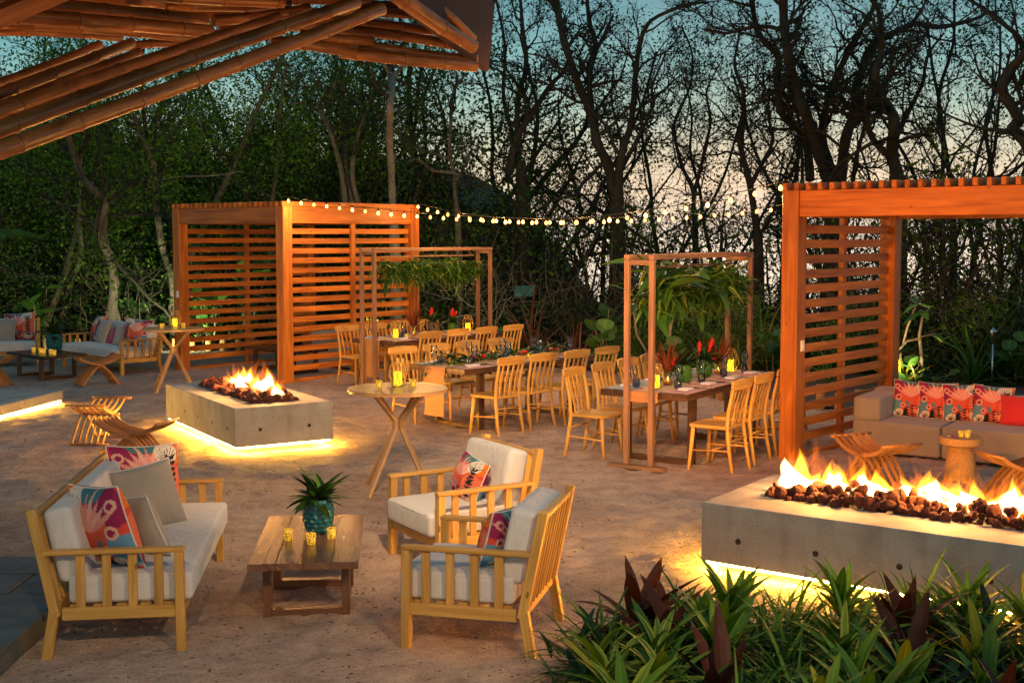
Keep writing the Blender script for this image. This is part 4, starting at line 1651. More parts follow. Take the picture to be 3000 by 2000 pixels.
def make_chair(label, loc, rz):
    """spindle-back chair, front = +y"""
    t = thing('dining_chair', label, 'chair', loc, rz, 'spindle-back dining chairs')
    m = M['pine']
    outl = []
    pts = [(-.20, -.205), (.20, -.205), (.222, .12), (.205, .195), (.15, .215), (-.15, .215), (-.205, .195), (-.222, .12)]
    seat = MB()
    n = len(pts)
    vs = []
    for z, s in ((.424, .955), (.430, .99), (.452, 1.0), (.459, .985), (.455, .8)):
        for x, y in pts:
            vs.append((x * s, y * s, z - (.006 if s == .8 else 0)))
    fs = [[k + i * n, (k + 1) % n + i * n, (k + 1) % n + (i + 1) * n, k + (i + 1) * n] for i in range(4) for k in range(n)]
    fs += [list(range(n))[::-1], [4 * n + k for k in range(n)]]
    uvs = [[(vs[k][1], vs[k][0]) for k in f] for f in fs]
    seat.add(vs, fs, uvs)
    part('seat', seat, m, t)
    for s in (-1, 1):
        part('front_leg', MB().tube([(s * .215, .20, -.02), (s * .198, .178, .22), (s * .185, .165, .43)], [.0145, .020, .021], 8), m, t)
        # rear leg and back post in one piece
        part('rear_leg', MB().tube([(s * .205, -.27, -.02), (s * .197, -.225, .22), (s * .190, -.198, .44), (s * .192, -.215, .62), (s * .197, -.262, .83)], [.0145, .0195, .0205, .018, .015], 8), m, t)
        part('side_stretcher', MB().tube([(s * .203, .186, .20), (s * .198, -.232, .22)], .0095, 6), m, t)
    part('cross_stretcher', MB().tube([(-.20, -.03, .21), (.20, -.03, .21)], .0095, 6), m, t)
    part('rear_stretcher', MB().tube([(-.194, -.213, .31), (.194, -.213, .31)], .0095, 6), m, t)
    # crest rail, curved
    cr_ = MB()
    k = 10
    vs, fs = [], []
    for i in range(k + 1):
        u = -1 + 2 * i / k
        x = .228 * u
        y = -.278 - .022 * (1 - u * u) + .012
        zb = .818 + (.02 if abs(u) > .95 else 0)
        zt = .905 + .014 * (1 - u * u)
        vs += [(x, y + .012, zb), (x, y - .010, zb), (x, y - .022, zt), (x, y + .002, zt)]
    for i in range(k):
        a = i * 4
        for p, q in ((0, 1), (1, 2), (2, 3), (3, 0)):
            fs.append([a + p, a + q, a + 4 + q, a + 4 + p])
    fs += [[3, 2, 1, 0], [k * 4, k * 4 + 1, k * 4 + 2, k * 4 + 3]]
    uvs = [[(vs[q][0], vs[q][2]) for q in f] for f in fs]
    cr_.add(vs, fs, uvs)
    part('crest_rail', cr_, m, t)
    # spindles with a flat paddle
    for i in range(4):
        x = -.115 + .23 * i / 3
        x2 = x * 1.12
        mb = MB()
        prof = [(0, .007, .007), (.30, .0085, .007), (.40, .010, .007), (.45, .021, .006), (.60, .021, .006), (.66, .010, .007), (1.0, .008, .007)]
        vs, fs = [], []
        for tt, hx, hy in prof:
            cx = x + (x2 - x) * tt
            cz = .45 + .385 * tt
            cy = -.185 - .088 * tt ** 1.3
            vs += [(cx - hx, cy - hy, cz), (cx + hx, cy - hy, cz), (cx + hx, cy + hy, cz), (cx - hx, cy + hy, cz)]
        for j in range(len(prof) - 1):
            a = j * 4
            for p, q in ((0, 1), (1, 2), (2, 3), (3, 0)):
                fs.append([a + p, a + q, a + 4 + q, a + 4 + p])
        uvs = [[(vs[q][2], vs[q][0]) for q in f] for f in fs]
        part('spindle', mb.add(vs, fs, uvs), m, t)
    return t


TABLES = {
    'right': dict(loc=(1.30, 12.17), a=57.5, name='the right-hand table'),
    'middle': dict(loc=(-.90, 14.52), a=46.7, name='the garland table'),
    'back': dict(loc=(-2.07, 18.26), a=48.5, name='the back table'),
}
LBL = {'right': 'long dark dining table under the palm-leaf frame at the right',
       'middle': 'long dark dining table with a leafy garland along its middle',
       'back': 'long dark dining table under the leafy frame beside the left pergola'}
chair0 = None
for key, T in TABLES.items():
    T['rz'] = R(T['a'] - 90)
    dining_table(LBL[key], (*T['loc'], 0), T['rz'])
    for side in (1, -1):
        for k in range(4):
            y = .30 + .59 * k + rnd.uniform(-.015, .015)
            x = side * (.665 + rnd.uniform(-.02, .02))
            p = on(T['loc'], T['rz'], x, y)
            rz = T['rz'] + side * PI / 2 + R(rnd.uniform(-3, 3))
            lab = 'pine spindle chair, %s from the camera, on the %s side of %s' % (ORD[k], 'right' if side > 0 else 'left', T['name'])
            if chair0 is None:
                chair0 = make_chair(lab, p, rz)
                KIDS[chair0.name] = list(chair0.children)
            else:
                dup(chair0, p, rz, lab)


def tpos(key, x, y, z=.75):
    return on(TABLES[key]['loc'], TABLES[key]['rz'], x, y, z)


# ------------------------------------------------------------------ leaf meshes
def blade(L, w, droop=.3, fold=.25, nseg=6, tip=1.0, base=.25, mat='leaf_green', name='leaf', twist=0.0, notch=None):
    """leaf lying along +y, rising; u across, v along"""
    vs, uv, Q = [], [], []
    for i in range(nseg + 1):
        t = i / nseg
        wd = w * (base + (1 - base) * math.sin(PI * min(1, t * .5 + .0) * 1.0)) if False else w * max(.02, (math.sin(PI * (t ** .75) * .985 + .03)) ** .8 if base < .5 else (1 - t ** 2.2) * (.55 + .45 * min(1, t * 4)))
        ang = droop * t
        y = L * (t - droop * droop * t ** 3 / 6)
        z = -L * droop * t * t * .5
        tw = twist * t
        for s in (-1, 0, 1):
            dx = s * wd / 2
            vs.append((dx * math.cos(tw), y, z + abs(s) * wd * fold * .5 + dx * math.sin(tw)))
            uv.append((s * .5 + .5, t))
    for i in range(nseg):
        for s in range(2):
            a = i * 3 + s
            Q.append((a, a + 1, a + 4, a + 3))
    me = fast_mesh(name, vs, Q, uv=uv, smooth=True)
    setmat(me, M[mat])
    return me


def leaf_np(me):
    v = np.empty(len(me.vertices) * 3, dtype=np.float32)
    me.vertices.foreach_get('co', v)
    q = np.array([list(p.vertices) for p in me.polygons], dtype=np.int32)
    uv = np.empty(len(me.loops) * 2, dtype=np.float32)
    me.uv_layers[0].data.foreach_get('uv', uv)
    lv = np.empty(len(me.loops), dtype=np.int32)
    me.loops.foreach_get('vertex_index', lv)
    u = np.zeros((len(me.vertices), 2), dtype=np.float32)
    u[lv] = uv.reshape(-1, 2)
    return v.reshape(-1, 3), q, u


def merge_leaves(name, me, mats, m):
    """one mesh of many leaves, mats = list of 4x4 placements"""
    v, q, u = leaf_np(me)
    A = np.array([np.array(x) for x in mats], dtype=np.float32)
    V = np.einsum('nij,kj->nki', A[:, :3, :3], v) + A[:, None, :3, 3]
    n = len(v)
    Q = (q[None] + (np.arange(len(A)) * n)[:, None, None]).reshape(-1, 4)
    o = fast_mesh(name, V.reshape(-1, 3), Q, uv=np.tile(u, (len(A), 1)), smooth=True)
    setmat(o, M[m])
    return o


def lmat(p, yaw, pitch, s=1.0, roll=0.0):
    return Matrix.Translation(p) @ Matrix.Rotation(yaw, 4, 'Z') @ Matrix.Rotation(pitch, 4, 'X') @ Matrix.Rotation(roll, 4, 'Y') @ Matrix.Scale(s, 4)


LEAF = {
    'cordyline': blade(.38, .072, .55, .3, 7, mat='leaf_burgundy'),
    'cordyline_up': blade(.40, .078, .25, .35, 7, mat='leaf_burgundy'),
    'broad': blade(.32, .055, .5, .25, 7, mat='leaf_bright'),
    'broad_dark': blade(.32, .048, .5, .3, 7, mat='leaf_green'),
    'varieg': blade(.28, .040, .7, .25, 7, mat='leaf_varieg2'),
    'yellow': blade(.30, .055, .5, .2, 7, mat='leaf_yellow'),
    'grass': blade(.42, .017, 1.1, .3, 6, mat='leaf_green', base=.6),
    'grass_b': blade(.45, .020, .9, .3, 6, mat='leaf_bright', base=.6),
    'song': blade(.17, .022, .8, .3, 5, mat='leaf_varieg', base=.6),
    'spike': blade(.85, .045, .5, .4, 6, mat='leaf_green', base=.6),
    'spike_red': blade(.95, .038, .6, .4, 6, mat='leaf_fan', base=.6),
    'spike_yellow': blade(.75, .045, .5, .35, 6, mat='leaf_yellow', base=.6),
    'fan': blade(.34, .026, .25, .5, 4, mat='leaf_red', base=.6),
    'small': blade(.13, .035, .5, .3, 4, mat='leaf_dark'),
    'pot': blade(.20, .052, .5, .3, 5, mat='leaf_dark'),
    'pot_b': blade(.22, .034, .4, .3, 5, mat='leaf_green'),
    'palm': blade(.30, .02, .5, .3, 4, mat='leaf_green', base=.6),
    'hang': blade(.34, .044, .7, .3, 6, mat='leaf_bright', base=.6),
    'hang_y': blade(.28, .042, .8, .3, 6, mat='leaf_varieg', base=.6),
    'hang_big': blade(.55, .11, .5, .25, 7, mat='leaf_green'),
    'hang_dark': blade(.36, .06, .5, .3, 6, mat='leaf_dark'),
    'plum': blade(.26, .085, .35, .2, 6, mat='leaf_seagrape'),
}


def round_leaf(r, mat):
    vs = [(0, r, .0)]
    uv = [(.5, .5)]
    n = 12
    for k in range(n):
        a = 2 * PI * k / n
        rr = r * (1.0 - .12 * math.cos(a * 1 + PI / 2) * 0 - (.22 if k == int(n * .75) else 0))
        vs.append((rr * math.cos(a), r + rr * math.sin(a), .10 * r * math.cos(2 * a) + .05 * r))
        uv.append((.5 + .5 * math.cos(a), .5 + .5 * math.sin(a)))
    T = [(0, 1 + k, 1 + (k + 1) % n) for k in range(n)]
    me = fast_mesh('leaf', vs, None, T, uv, True)
    setmat(me, M[mat])
    return me


LEAF['seagrape'] = round_leaf(.095, 'leaf_seagrape')
LEAF['euc'] = round_leaf(.022, 'leaf_eucalyptus')

# ------------------------------------------------------------------ table things
def pot_mesh(r, h, name='pot'):
    """pineapple-skin vessel with raised scales"""
    mb = MB()
    n = 22
    prof = [(.0, .0), (.62, .0), (.70, .03), (.86, .18), (.98, .42), (1.0, .6), (.93, .82), (.80, .97), (.78, 1.0), (.70, 1.0), (.68, .9)]
    mb.lathe([(a * r, b * h) for a, b in prof], n)
    rows = 7
    for i in range(rows):
        t = .10 + .82 * i / (rows - 1)
        # radius at t
        for a, b in zip(prof[2:], prof[3:]):
            if a[1] <= t <= b[1]:
                rad = (a[0] + (b[0] - a[0]) * (t - a[1]) / max(1e-6, b[1] - a[1])) * r
                break
        m = 12
        for k in range(m):
            an = 2 * PI * (k + .5 * (i % 2)) / m
            c = Vector((math.cos(an), math.sin(an), 0))
            sd = Vector((-math.sin(an), math.cos(an), 0))
            s = r * .25
            p = c * rad + Vector((0, 0, t * h))
            up = Vector((0, 0, 1))
            tip = p + c * s * .42 + up * s * .12
            q = [p + sd * s, p + up * s * .95, p - sd * s, p - up * s * .95]
            mb.add([tip] + q, [[0, 1, 2], [0, 2, 3], [0, 3, 4], [0, 4, 1]])
    return mb.mesh(name)


POTS = {}
for c_ in ('teal_pot', 'green_pot', 'brown_pot'):
    POTS[c_] = pot_mesh(.085, .185)
    setmat(POTS[c_], M[c_])
GINGER = MB()
for i in range(7):
    for k in range(7):
        a = 2 * PI * (k + .5 * (i % 2)) / 7
        t = i / 6
        rad = .024 * math.sin(PI * (t * .8 + .15))
        p = Vector((math.cos(a) * rad, math.sin(a) * rad, .08 * t))
        q = Vector((math.cos(a) * (rad + .010), math.sin(a) * (rad + .010), .08 * t + .022))
        s = Vector((-math.sin(a), math.cos(a), 0)) * .009
        GINGER.add([p + s, p - s, q], [[0, 1, 2]])
GINGER.lathe([(.004, -.06), (.018, .0), (.024, .04), (.014, .08), (0, .1)], 10)
GINGER = GINGER.mesh('ginger_flower')
setmat(GINGER, M['red_flower'])


def potted(label, pot, loc, scale=1.0, flowers=0, seed=0, n=34, cat='plant'):
    rr = random.Random(seed)
    t = thing('pineapple_pot_plant', label, cat, loc, rr.uniform(0, 6), 'plants in pineapple-skin pots')
    t.scale = (scale,) * 3
    part('pot', POTS[pot], None, t)
    part('soil', MB().lathe([(0, .165), (.06, .165)], 14), M['soil'], t)
    for k in range(n):
        a = 2.4 * k
        up = rr.uniform(.15, 1.25) if k < n * .7 else rr.uniform(-.35, .3)
        me = LEAF['pot'] if k % 3 else LEAF['pot_b']
        o = link('leaf', me, t, (.02 * math.cos(a), .02 * math.sin(a), .175 + .02 * rr.random()))
        o.rotation_euler = Matrix(lmat((0, 0, 0), a, up, 1, rr.uniform(-.4, .4))).to_euler()
        s = rr.uniform(.75, 1.15)
        o.scale = (s, s, s)
    for k in range(flowers):
        a = rr.uniform(0, 6)
        link('ginger_flower', GINGER, t, (.06 * math.cos(a), .06 * math.sin(a), .29 + .05 * rr.random()), (rr.uniform(-.3, .3), rr.uniform(-.3, .3), 0))
    return t


VOT = MB().lathe([(0, .0), (.026, .0), (.029, .006), (.0345, .075), (.032, .075), (.0265, .012), (0, .012)], 20).mesh('cup')
setmat(VOT, M['mercury_glass'])
TEA = MB().lathe([(0, .013), (.022, .013), (.0225, .034), (.0, .036)], 14).mesh('tealight')
setmat(TEA, M['tealight_glow'])


def votive(label, loc, s=1.0):
    t = thing('votive_candle', label, 'votive', loc, rnd.uniform(0, 6), 'mercury glass votives')
    t.scale = (s * .9,) * 3
    part('cup', VOT, None, t)
    part('tealight', TEA, None, t)


CAGE = MB()
N_ = 6
for k in range(N_):
    a0, a1 = 2 * PI * k / N_, 2 * PI * (k + 1) / N_
    am = (a0 + a1) / 2
    P_ = lambda a, r, z: (r * math.cos(a), r * math.sin(a), z)
    for p, q in ((P_(a0, .055, .0), P_(a1, .055, .0)), (P_(a0, .055, 0), P_(am, .092, .10)), (P_(a1, .055, 0), P_(am, .092, .10)),
                 (P_(am, .092, .10), P_(am, .05, .245)), (P_(am, .092, .10), P_(a1, .078, .155)), (P_(a0, .078, .155), P_(am, .092, .10)),
                 (P_(a0, .078, .155), P_(am, .05, .245)), (P_(a1, .078, .155), P_(am, .05, .245)), (P_(am, .05, .245), P_(am + 2 * PI / N_, .05, .245))):
        CAGE.tube([p, q], .0028, 5, False)
CAGE = CAGE.mesh('wire_cage')
setmat(CAGE, M['wire_gold'])
CAND = MB().lathe([(0, 0), (.036, 0), (.037, .004), (.037, .118), (.034, .124), (.028, .118), (0, .116)], 20).mesh('pillar_candle')
setmat(CAND, M['candle_glow'])


def lantern(label, loc, s=1.0):
    t = thing('wire_lantern', label, 'lantern', loc, rnd.uniform(0, 6), 'wire candle lanterns')
    t.scale = (s,) * 3
    part('wire_cage', CAGE, None, t)
    part('pillar_candle', CAND, None, t, (0, 0, .003))


GLASS = MB().lathe([(0, .0), (.036, .0), (.036, .002), (.006, .006), (.0042, .02), (.0042, .098), (.010, .108), (.030, .130), (.040, .160), (.041, .185), (.036, .215), (.032, .238)], 20).mesh('wine_glass')
setmat(GLASS, M['clear_glass'])
TUMB = MB().lathe([(0, .004), (.030, .004), (.038, .03), (.040, .055), (.034, .098)], 18).mesh('tumbler')
setmat(TUMB, M['blue_glass'])
NAP = MB().rbox((0, 0, .013), (.15, .11, .024), .008, .004, n=3).mesh('napkin')
setmat(NAP, M['napkin'])
MATP = MB().box((0, 0, .002), (.42, .30, .003), bev=.001).mesh('placemat')
setmat(MATP, M['placemat_pink'])
MATB = MB().box((0, 0, .002), (.42, .30, .003), bev=.001).mesh('placemat')
setmat(MATB, M['placemat_blue'])
FORK = MB().box((0, -.03, .006), (.007, .13, .003), bev=.001).box((0, .055, .007), (.020, .045, .003), bev=.001)
for q in (-1, 0, 1):
    FORK.box((q * .0075, .09, .007), (.003, .035, .002), bev=.0005)
FORK = FORK.mesh('fork')
setmat(FORK, M['steel'])
KNIFE = MB().box((0, -.05, .006), (.010, .09, .005), bev=.002).box((0, .05, .006), (.014, .12, .002), bev=.0005).mesh('knife')
setmat(KNIFE, M['steel'])


def item(name, me, label, cat, loc, rz, group):
    o = link(name, me, None, loc, (0, 0, rz))
    return tag(o, label, cat, group)


for key, T in TABLES.items():
    for side in (1, -1):
        for k in range(4):
            sd = 'right' if side > 0 else 'left'
            where = '%s setting from the camera, %s side of %s' % (ORD[k], sd, T['name'])
            y = .30 + .59 * k
            fz = T['rz'] + side * PI / 2
            item('placemat', MATP if side > 0 else MATB, 'striped placemat at the ' + where, 'placemat', tpos(key, side * .315, y), fz, 'striped placemats')
            item('napkin', NAP, 'folded napkin at the ' + where, 'napkin', tpos(key, side * .32, y + rnd.uniform(-.02, .02), .7535), fz + rnd.uniform(-.2, .2), 'folded napkins')
            item('wine_glass', GLASS, 'wine glass at the ' + where, 'wine glass', tpos(key, side * .17, y + .17 * (1 if side > 0 else -1), .7515), 0, 'stemmed wine glasses')
            item('tumbler', TUMB, 'blue tumbler at the ' + where, 'tumbler', tpos(key, side * .20, y + .07 * (1 if side > 0 else -1) + .02, .7515), 0, 'blue tumblers')
            if key != 'back':
                item('fork', FORK, 'fork at the ' + where, 'fork', tpos(key, side * .32, y + side * .125, .7535), fz, 'forks')
                item('knife', KNIFE, 'knife at the ' + where, 'knife', tpos(key, side * .32, y - side * .125, .7535), fz, 'knives')


def runner(label, key, drop, w_=.34):
    T = TABLES[key]
    vs, fs, uv = [], [], []
    prof = [(-.025, .75 - drop)]
    for k in range(1, 7):
        prof.append((-.012 - .012 * math.cos(k * 1.2), .75 - drop + (drop - .02) * k / 7))
    prof += [(-.012, .745), (.0, .7535)] + [(y, .7535) for y in np.linspace(.05, 2.35, 24)] + [(2.4, .7535), (2.412, .745), (2.42, .55)]
    for (y, z) in prof:
        for j in range(5):
            x = -w_ / 2 + w_ * j / 4
            vs.append((x, y + (.012 * math.sin(j * 1.9 + z * 9) if z < .7 else 0) - (.02 if z < .7 else 0), z))
    for i in range(len(prof) - 1):
        for j in range(4):
            a = i * 5 + j
            fs.append([a, a + 1, a + 6, a + 5])
    solo('table_runner', MB().add(vs, fs, None, True), M['runner'], label, 'table runner', (*T['loc'], 0), (0, 0, T['rz']), 'rust table runners')


runner('rust runner hanging down over the near end of the palm-frame table', 'right', .10)
runner('rust runner hanging low over the near end of the garland table', 'middle', .58)
runner('rust runner hanging low between the posts of the back leafy frame', 'back', .55)


def fan_vase(label, loc, s=1.0, seed=0):
    rr = random.Random(seed)
    t = thing('palm_fan_vase', label, 'vase', loc, rr.uniform(0, 6), 'brass vases of dried palm fans')
    t.scale = (s,) * 3
    part('vase', MB().lathe([(0, 0), (.034, 0), (.036, .005), (.040, .125), (.037, .125), (.033, .02), (0, .02)], 20), M['brass'], t)
    for k in range(26):
        a = rr.uniform(0, 2 * PI)
        o = link('leaf', LEAF['fan'], t, (.01 * math.cos(a), .01 * math.sin(a), .08))
        o.rotation_euler = Matrix(lmat((0, 0, 0), a, rr.uniform(.95, 1.5), 1, rr.uniform(-.5, .5))).to_euler()
        q = rr.uniform(.75, 1.15)
        o.scale = (q, q, q)
    for k in range(8):
        a = rr.uniform(0, 2 * PI)
        o = link('leaf', LEAF['song'], t, (.02 * math.cos(a), .02 * math.sin(a), .11))
        o.rotation_euler = Matrix(lmat((0, 0, 0), a, rr.uniform(.0, .8), 1)).to_euler()
    link('ginger_flower', GINGER, t, (.045, -.02, .15), (.3, .2, 0))
    return t


GEO = MB()
for k in range(4):
    a0, a1 = PI / 2 * k, PI / 2 * (k + 1)
    b0, b1, tp = (.06 * math.cos(a0), .06 * math.sin(a0), .0), (.06 * math.cos(a1), .06 * math.sin(a1), .0), (.0, .0, .17)
    GEO.tube([b0, b1], .0026, 5, False).tube([b0, tp], .0026, 5, False)
GEO = GEO.mesh('wire_pyramid')
setmat(GEO, M['wire_gold'])
PET = MB()
for k in range(5):
    a = 2 * PI * k / 5
    d, s_ = Vector((math.cos(a), math.sin(a), 0)), Vector((-math.sin(a), math.cos(a), 0))
    PET.add([d * .004, d * .017 + s_ * .011 + Vector((0, 0, .008)), d * .030 + Vector((0, 0, .014)), d * .017 - s_ * .011 + Vector((0, 0, .008))], [[0, 1, 2, 3]])
PET.lathe([(0, .0), (.006, .004), (.003, .012), (0, .014)], 8)
PETW = PET.mesh('orchid_blossom')
setmat(PETW, M['white_petal'])
PET = PET.mesh('orchid_blossom')
setmat(PET, M['orchid'])

# right table
potted('green pineapple pot of dark foliage, nearer one on the palm-frame table', 'green_pot', tpos('right', .02, .92, .757), .98, 0, 21)
potted('green pineapple pot with two red ginger flowers, farther one on the palm-frame table', 'green_pot', tpos('right', .0, 1.50, .757), 1.0, 2, 22)
fan_vase('brass vase of upright dried fan palms, nearer one on the palm-frame table', tpos('right', -.02, .62, .757), 1.15, 4)
fan_vase('brass vase of spreading red fan palms, farther one on the palm-frame table', tpos('right', .02, 1.85, .757), 1.12, 5)
lantern('wire lantern with yellow candle between the near posts of the palm frame', tpos('right', .0, .30, .757), 1.0)
lantern('wire lantern with yellow candle at the far end of the palm-frame table', tpos('right', .04, 2.15, .757), 1.05)
votive('votive candle between the two green pots on the palm-frame table', tpos('right', .08, 1.22, .757), .8)
votive('votive candle by the near fan vase on the palm-frame table', tpos('right', -.09, .47, .757), .75)
for k, (x, y) in enumerate(((-.10, .16), (.06, .18), (.10, .74), (.13, .80), (.12, 1.05), (.15, 1.10), (.10, 1.68), (.14, 1.74))):
    item('orchid_blossom', PET if k not in (2,) else PETW, 'orchid blossom, %s from the camera, lying on the palm-frame table' % ORD[k], 'flower', tpos('right', x, y, .757), k, 'loose orchid blossoms')
# back table
lantern('wire lantern with tall yellow candle at the near end of the back table', tpos('back', .05, .42, .757), 1.05)
lantern('wire lantern with candle at the far end of the back table', tpos('back', .05, 2.0, .757), 1.1)
fan_vase('brass vase of dried fan palms on the table beside the left pergola', tpos('back', .02, .82, .757), 1.2, 7)
potted('brown pineapple pot of green leaves on the table beside the left pergola', 'brown_pot', tpos('back', .0, 1.28, .757), 1.05, 1, 31)
potted('green pineapple pot with red flowers on the table beside the left pergola', 'green_pot', tpos('back', .02, 1.68, .757), .9, 3, 32)
votive('votive candle near the lantern on the back table', tpos('back', .14, .55, .757), .8)
item('wire_pyramid', GEO, 'gold wire pyramid on the back table', 'wire ornament', tpos('back', -.02, 1.04, .757), .4, 'gold wire pyramids')
# middle table
for k, (x, y) in enumerate(((.0, .62), (-.05, 1.05), (.04, 1.95))):
    item('wire_pyramid', GEO, 'gold wire pyramid in the table garland, %s from the camera' % ORD[k], 'wire ornament', tpos('middle', x, y, .757), k, 'gold wire pyramids')
for k, (x, y) in enumerate(((.02, .22), (.10, .45), (.06, 1.55))):
    votive('votive candle in the table garland, %s from the camera' % ORD[k], tpos('middle', x, y, .757), .8)


def table_garland():
    rr = random.Random(77)
    T = TABLES['middle']
    t = thing('leaf_garland', 'green leaf garland running along the middle dining table', 'garland', (*T['loc'], .757), T['rz'])
    part('vine', MB().tube([(.02 * math.sin(y * 4), y, .02) for y in np.linspace(.1, 2.3, 30)], .008, 6), M['stem_bark'], t)
    for k in range(190):
        y = .12 + 2.2 * (k / 190) + rr.uniform(-.05, .05)
        me = LEAF[rr.choice(['small', 'small', 'pot_b', 'pot', 'palm', 'song'])]
        o = link('leaf', me, t, (rr.uniform(-.05, .05), y, .02 + rr.random() * .05))
        o.rotation_euler = Matrix(lmat((0, 0, 0), rr.uniform(0, 6.28), rr.uniform(-.05, .7), 1, rr.uniform(-.6, .6))).to_euler()
        q = rr.uniform(.85, 1.35)
        o.scale = (q, q, q)
    # eucalyptus strand trailing over the near end
    part('trailing_stem', MB().tube([(-.04, .22, .03), (-.08, .06, .05), (-.11, -.03, .0), (-.14, -.06, -.09), (-.155, -.065, -.17)], .005, 6), M['stem_bark'], t)
    for k in range(30):
        q = k / 30
        p = Vector((-.04, .22, .03)).lerp(Vector((-.11, -.05, .02)), min(1, q * 1.8)) if q < .55 else Vector((-.11, -.05, .02)).lerp(Vector((-.155, -.07, -.17)), (q - .55) / .45)
        o = link('leaf', LEAF['euc'], t, p)
        o.rotation_euler = (rr.uniform(-.6, .9), rr.uniform(-.5, .5), rr.uniform(0, 6.28))
    for k, (x, y) in enumerate(((.06, .62), (.08, .70), (.03, 1.42), (.05, 1.48), (.0, 2.05), (.05, 2.1))):
        o = link('ginger_flower', GINGER, t, (x, y, .06), (1.2, .4 * k, k))
        o.scale = (.8, .8, .8)
    for k in range(8):
        link('orchid_blossom', PET, t, (rr.uniform(-.1, .1), rr.uniform(.2, 2.2), .05), (rr.uniform(-.5, .5), 0, rr.uniform(0, 6)))


table_garland()

# high tables: lantern, two votives and a palm sprig each
def sprig(label, loc, seed):
    rr = random.Random(seed)
    t = thing('palm_sprig', label, 'leaf sprig', loc, rr.uniform(0, 6), 'palm sprigs')
    for k in range(14):
        o = link('leaf', LEAF['palm'], t, (0, 0, .006))
        o.rotation_euler = Matrix(lmat((0, 0, 0), rr.uniform(-1.2, 1.2) + (PI if k % 2 else 0), rr.uniform(.08, .5), 1)).to_euler()
        q = rr.uniform(.35, .62)
        o.scale = (q, q * .9, q)


for nm, (hx, hy), hz in (('central', HT1, .931), ('far', HT2, .931)):
    lantern('wire lantern with yellow pillar candle on the %s high table' % nm, (hx - .01, hy + .14, hz), 1.02)
    votive('votive candle left of the lantern on the %s high table' % nm, (hx - .17, hy + .0, hz), 1.0)
    votive('votive candle right of the lantern on the %s high table' % nm, (hx + .13, hy + .08, hz), 1.0)
    sprig('palm sprig at the foot of the lantern on the %s high table' % nm, (hx + .0, hy - .02, hz), 3)

# coffee tables
potted('teal pineapple pot of dark leaves on the near coffee table', 'teal_pot', (-1.245, 7.82, .401), 1.15, 0, 41, 40)
for k, (x, y) in enumerate(((-1.40, 7.60), (-1.24, 7.50), (-1.135, 7.64))):
    votive('votive candle, %s from the left, in front of the teal pot' % ORD[k], (x, y, .401), 1.0)
potted('teal pineapple pot of green leaves on the far coffee table', 'teal_pot', (CT2[0] + .02, CT2[1] + .30, .401), 1.5, 0, 43, 34)
for k in range(5):
    p = on(CT2, R(-42 + 90), -.06 + .03 * (k % 2), .20 - k * .17)
    votive('votive candle, %s from the left, on the far coffee table' % ORD[k], (p[0] - .05, p[1] - .0, .401), 1.05)
for k, (x, y) in enumerate(((4.19, 11.40), (4.27, 11.44), (4.235, 11.36))):
    votive('votive candle, %s, on the cork side table' % ('leftmost', 'rightmost', 'front middle')[k], (x, y, .426), .85)
for k, (x, y) in enumerate(((4.07, 11.38), (4.11, 11.42), (4.13, 11.34))):
    item('orchid_blossom', PET if k else PETW, 'orchid blossom, %s from the left, on the cork side table' % ORD[k], 'flower', (x, y, .426), k, 'loose orchid blossoms')

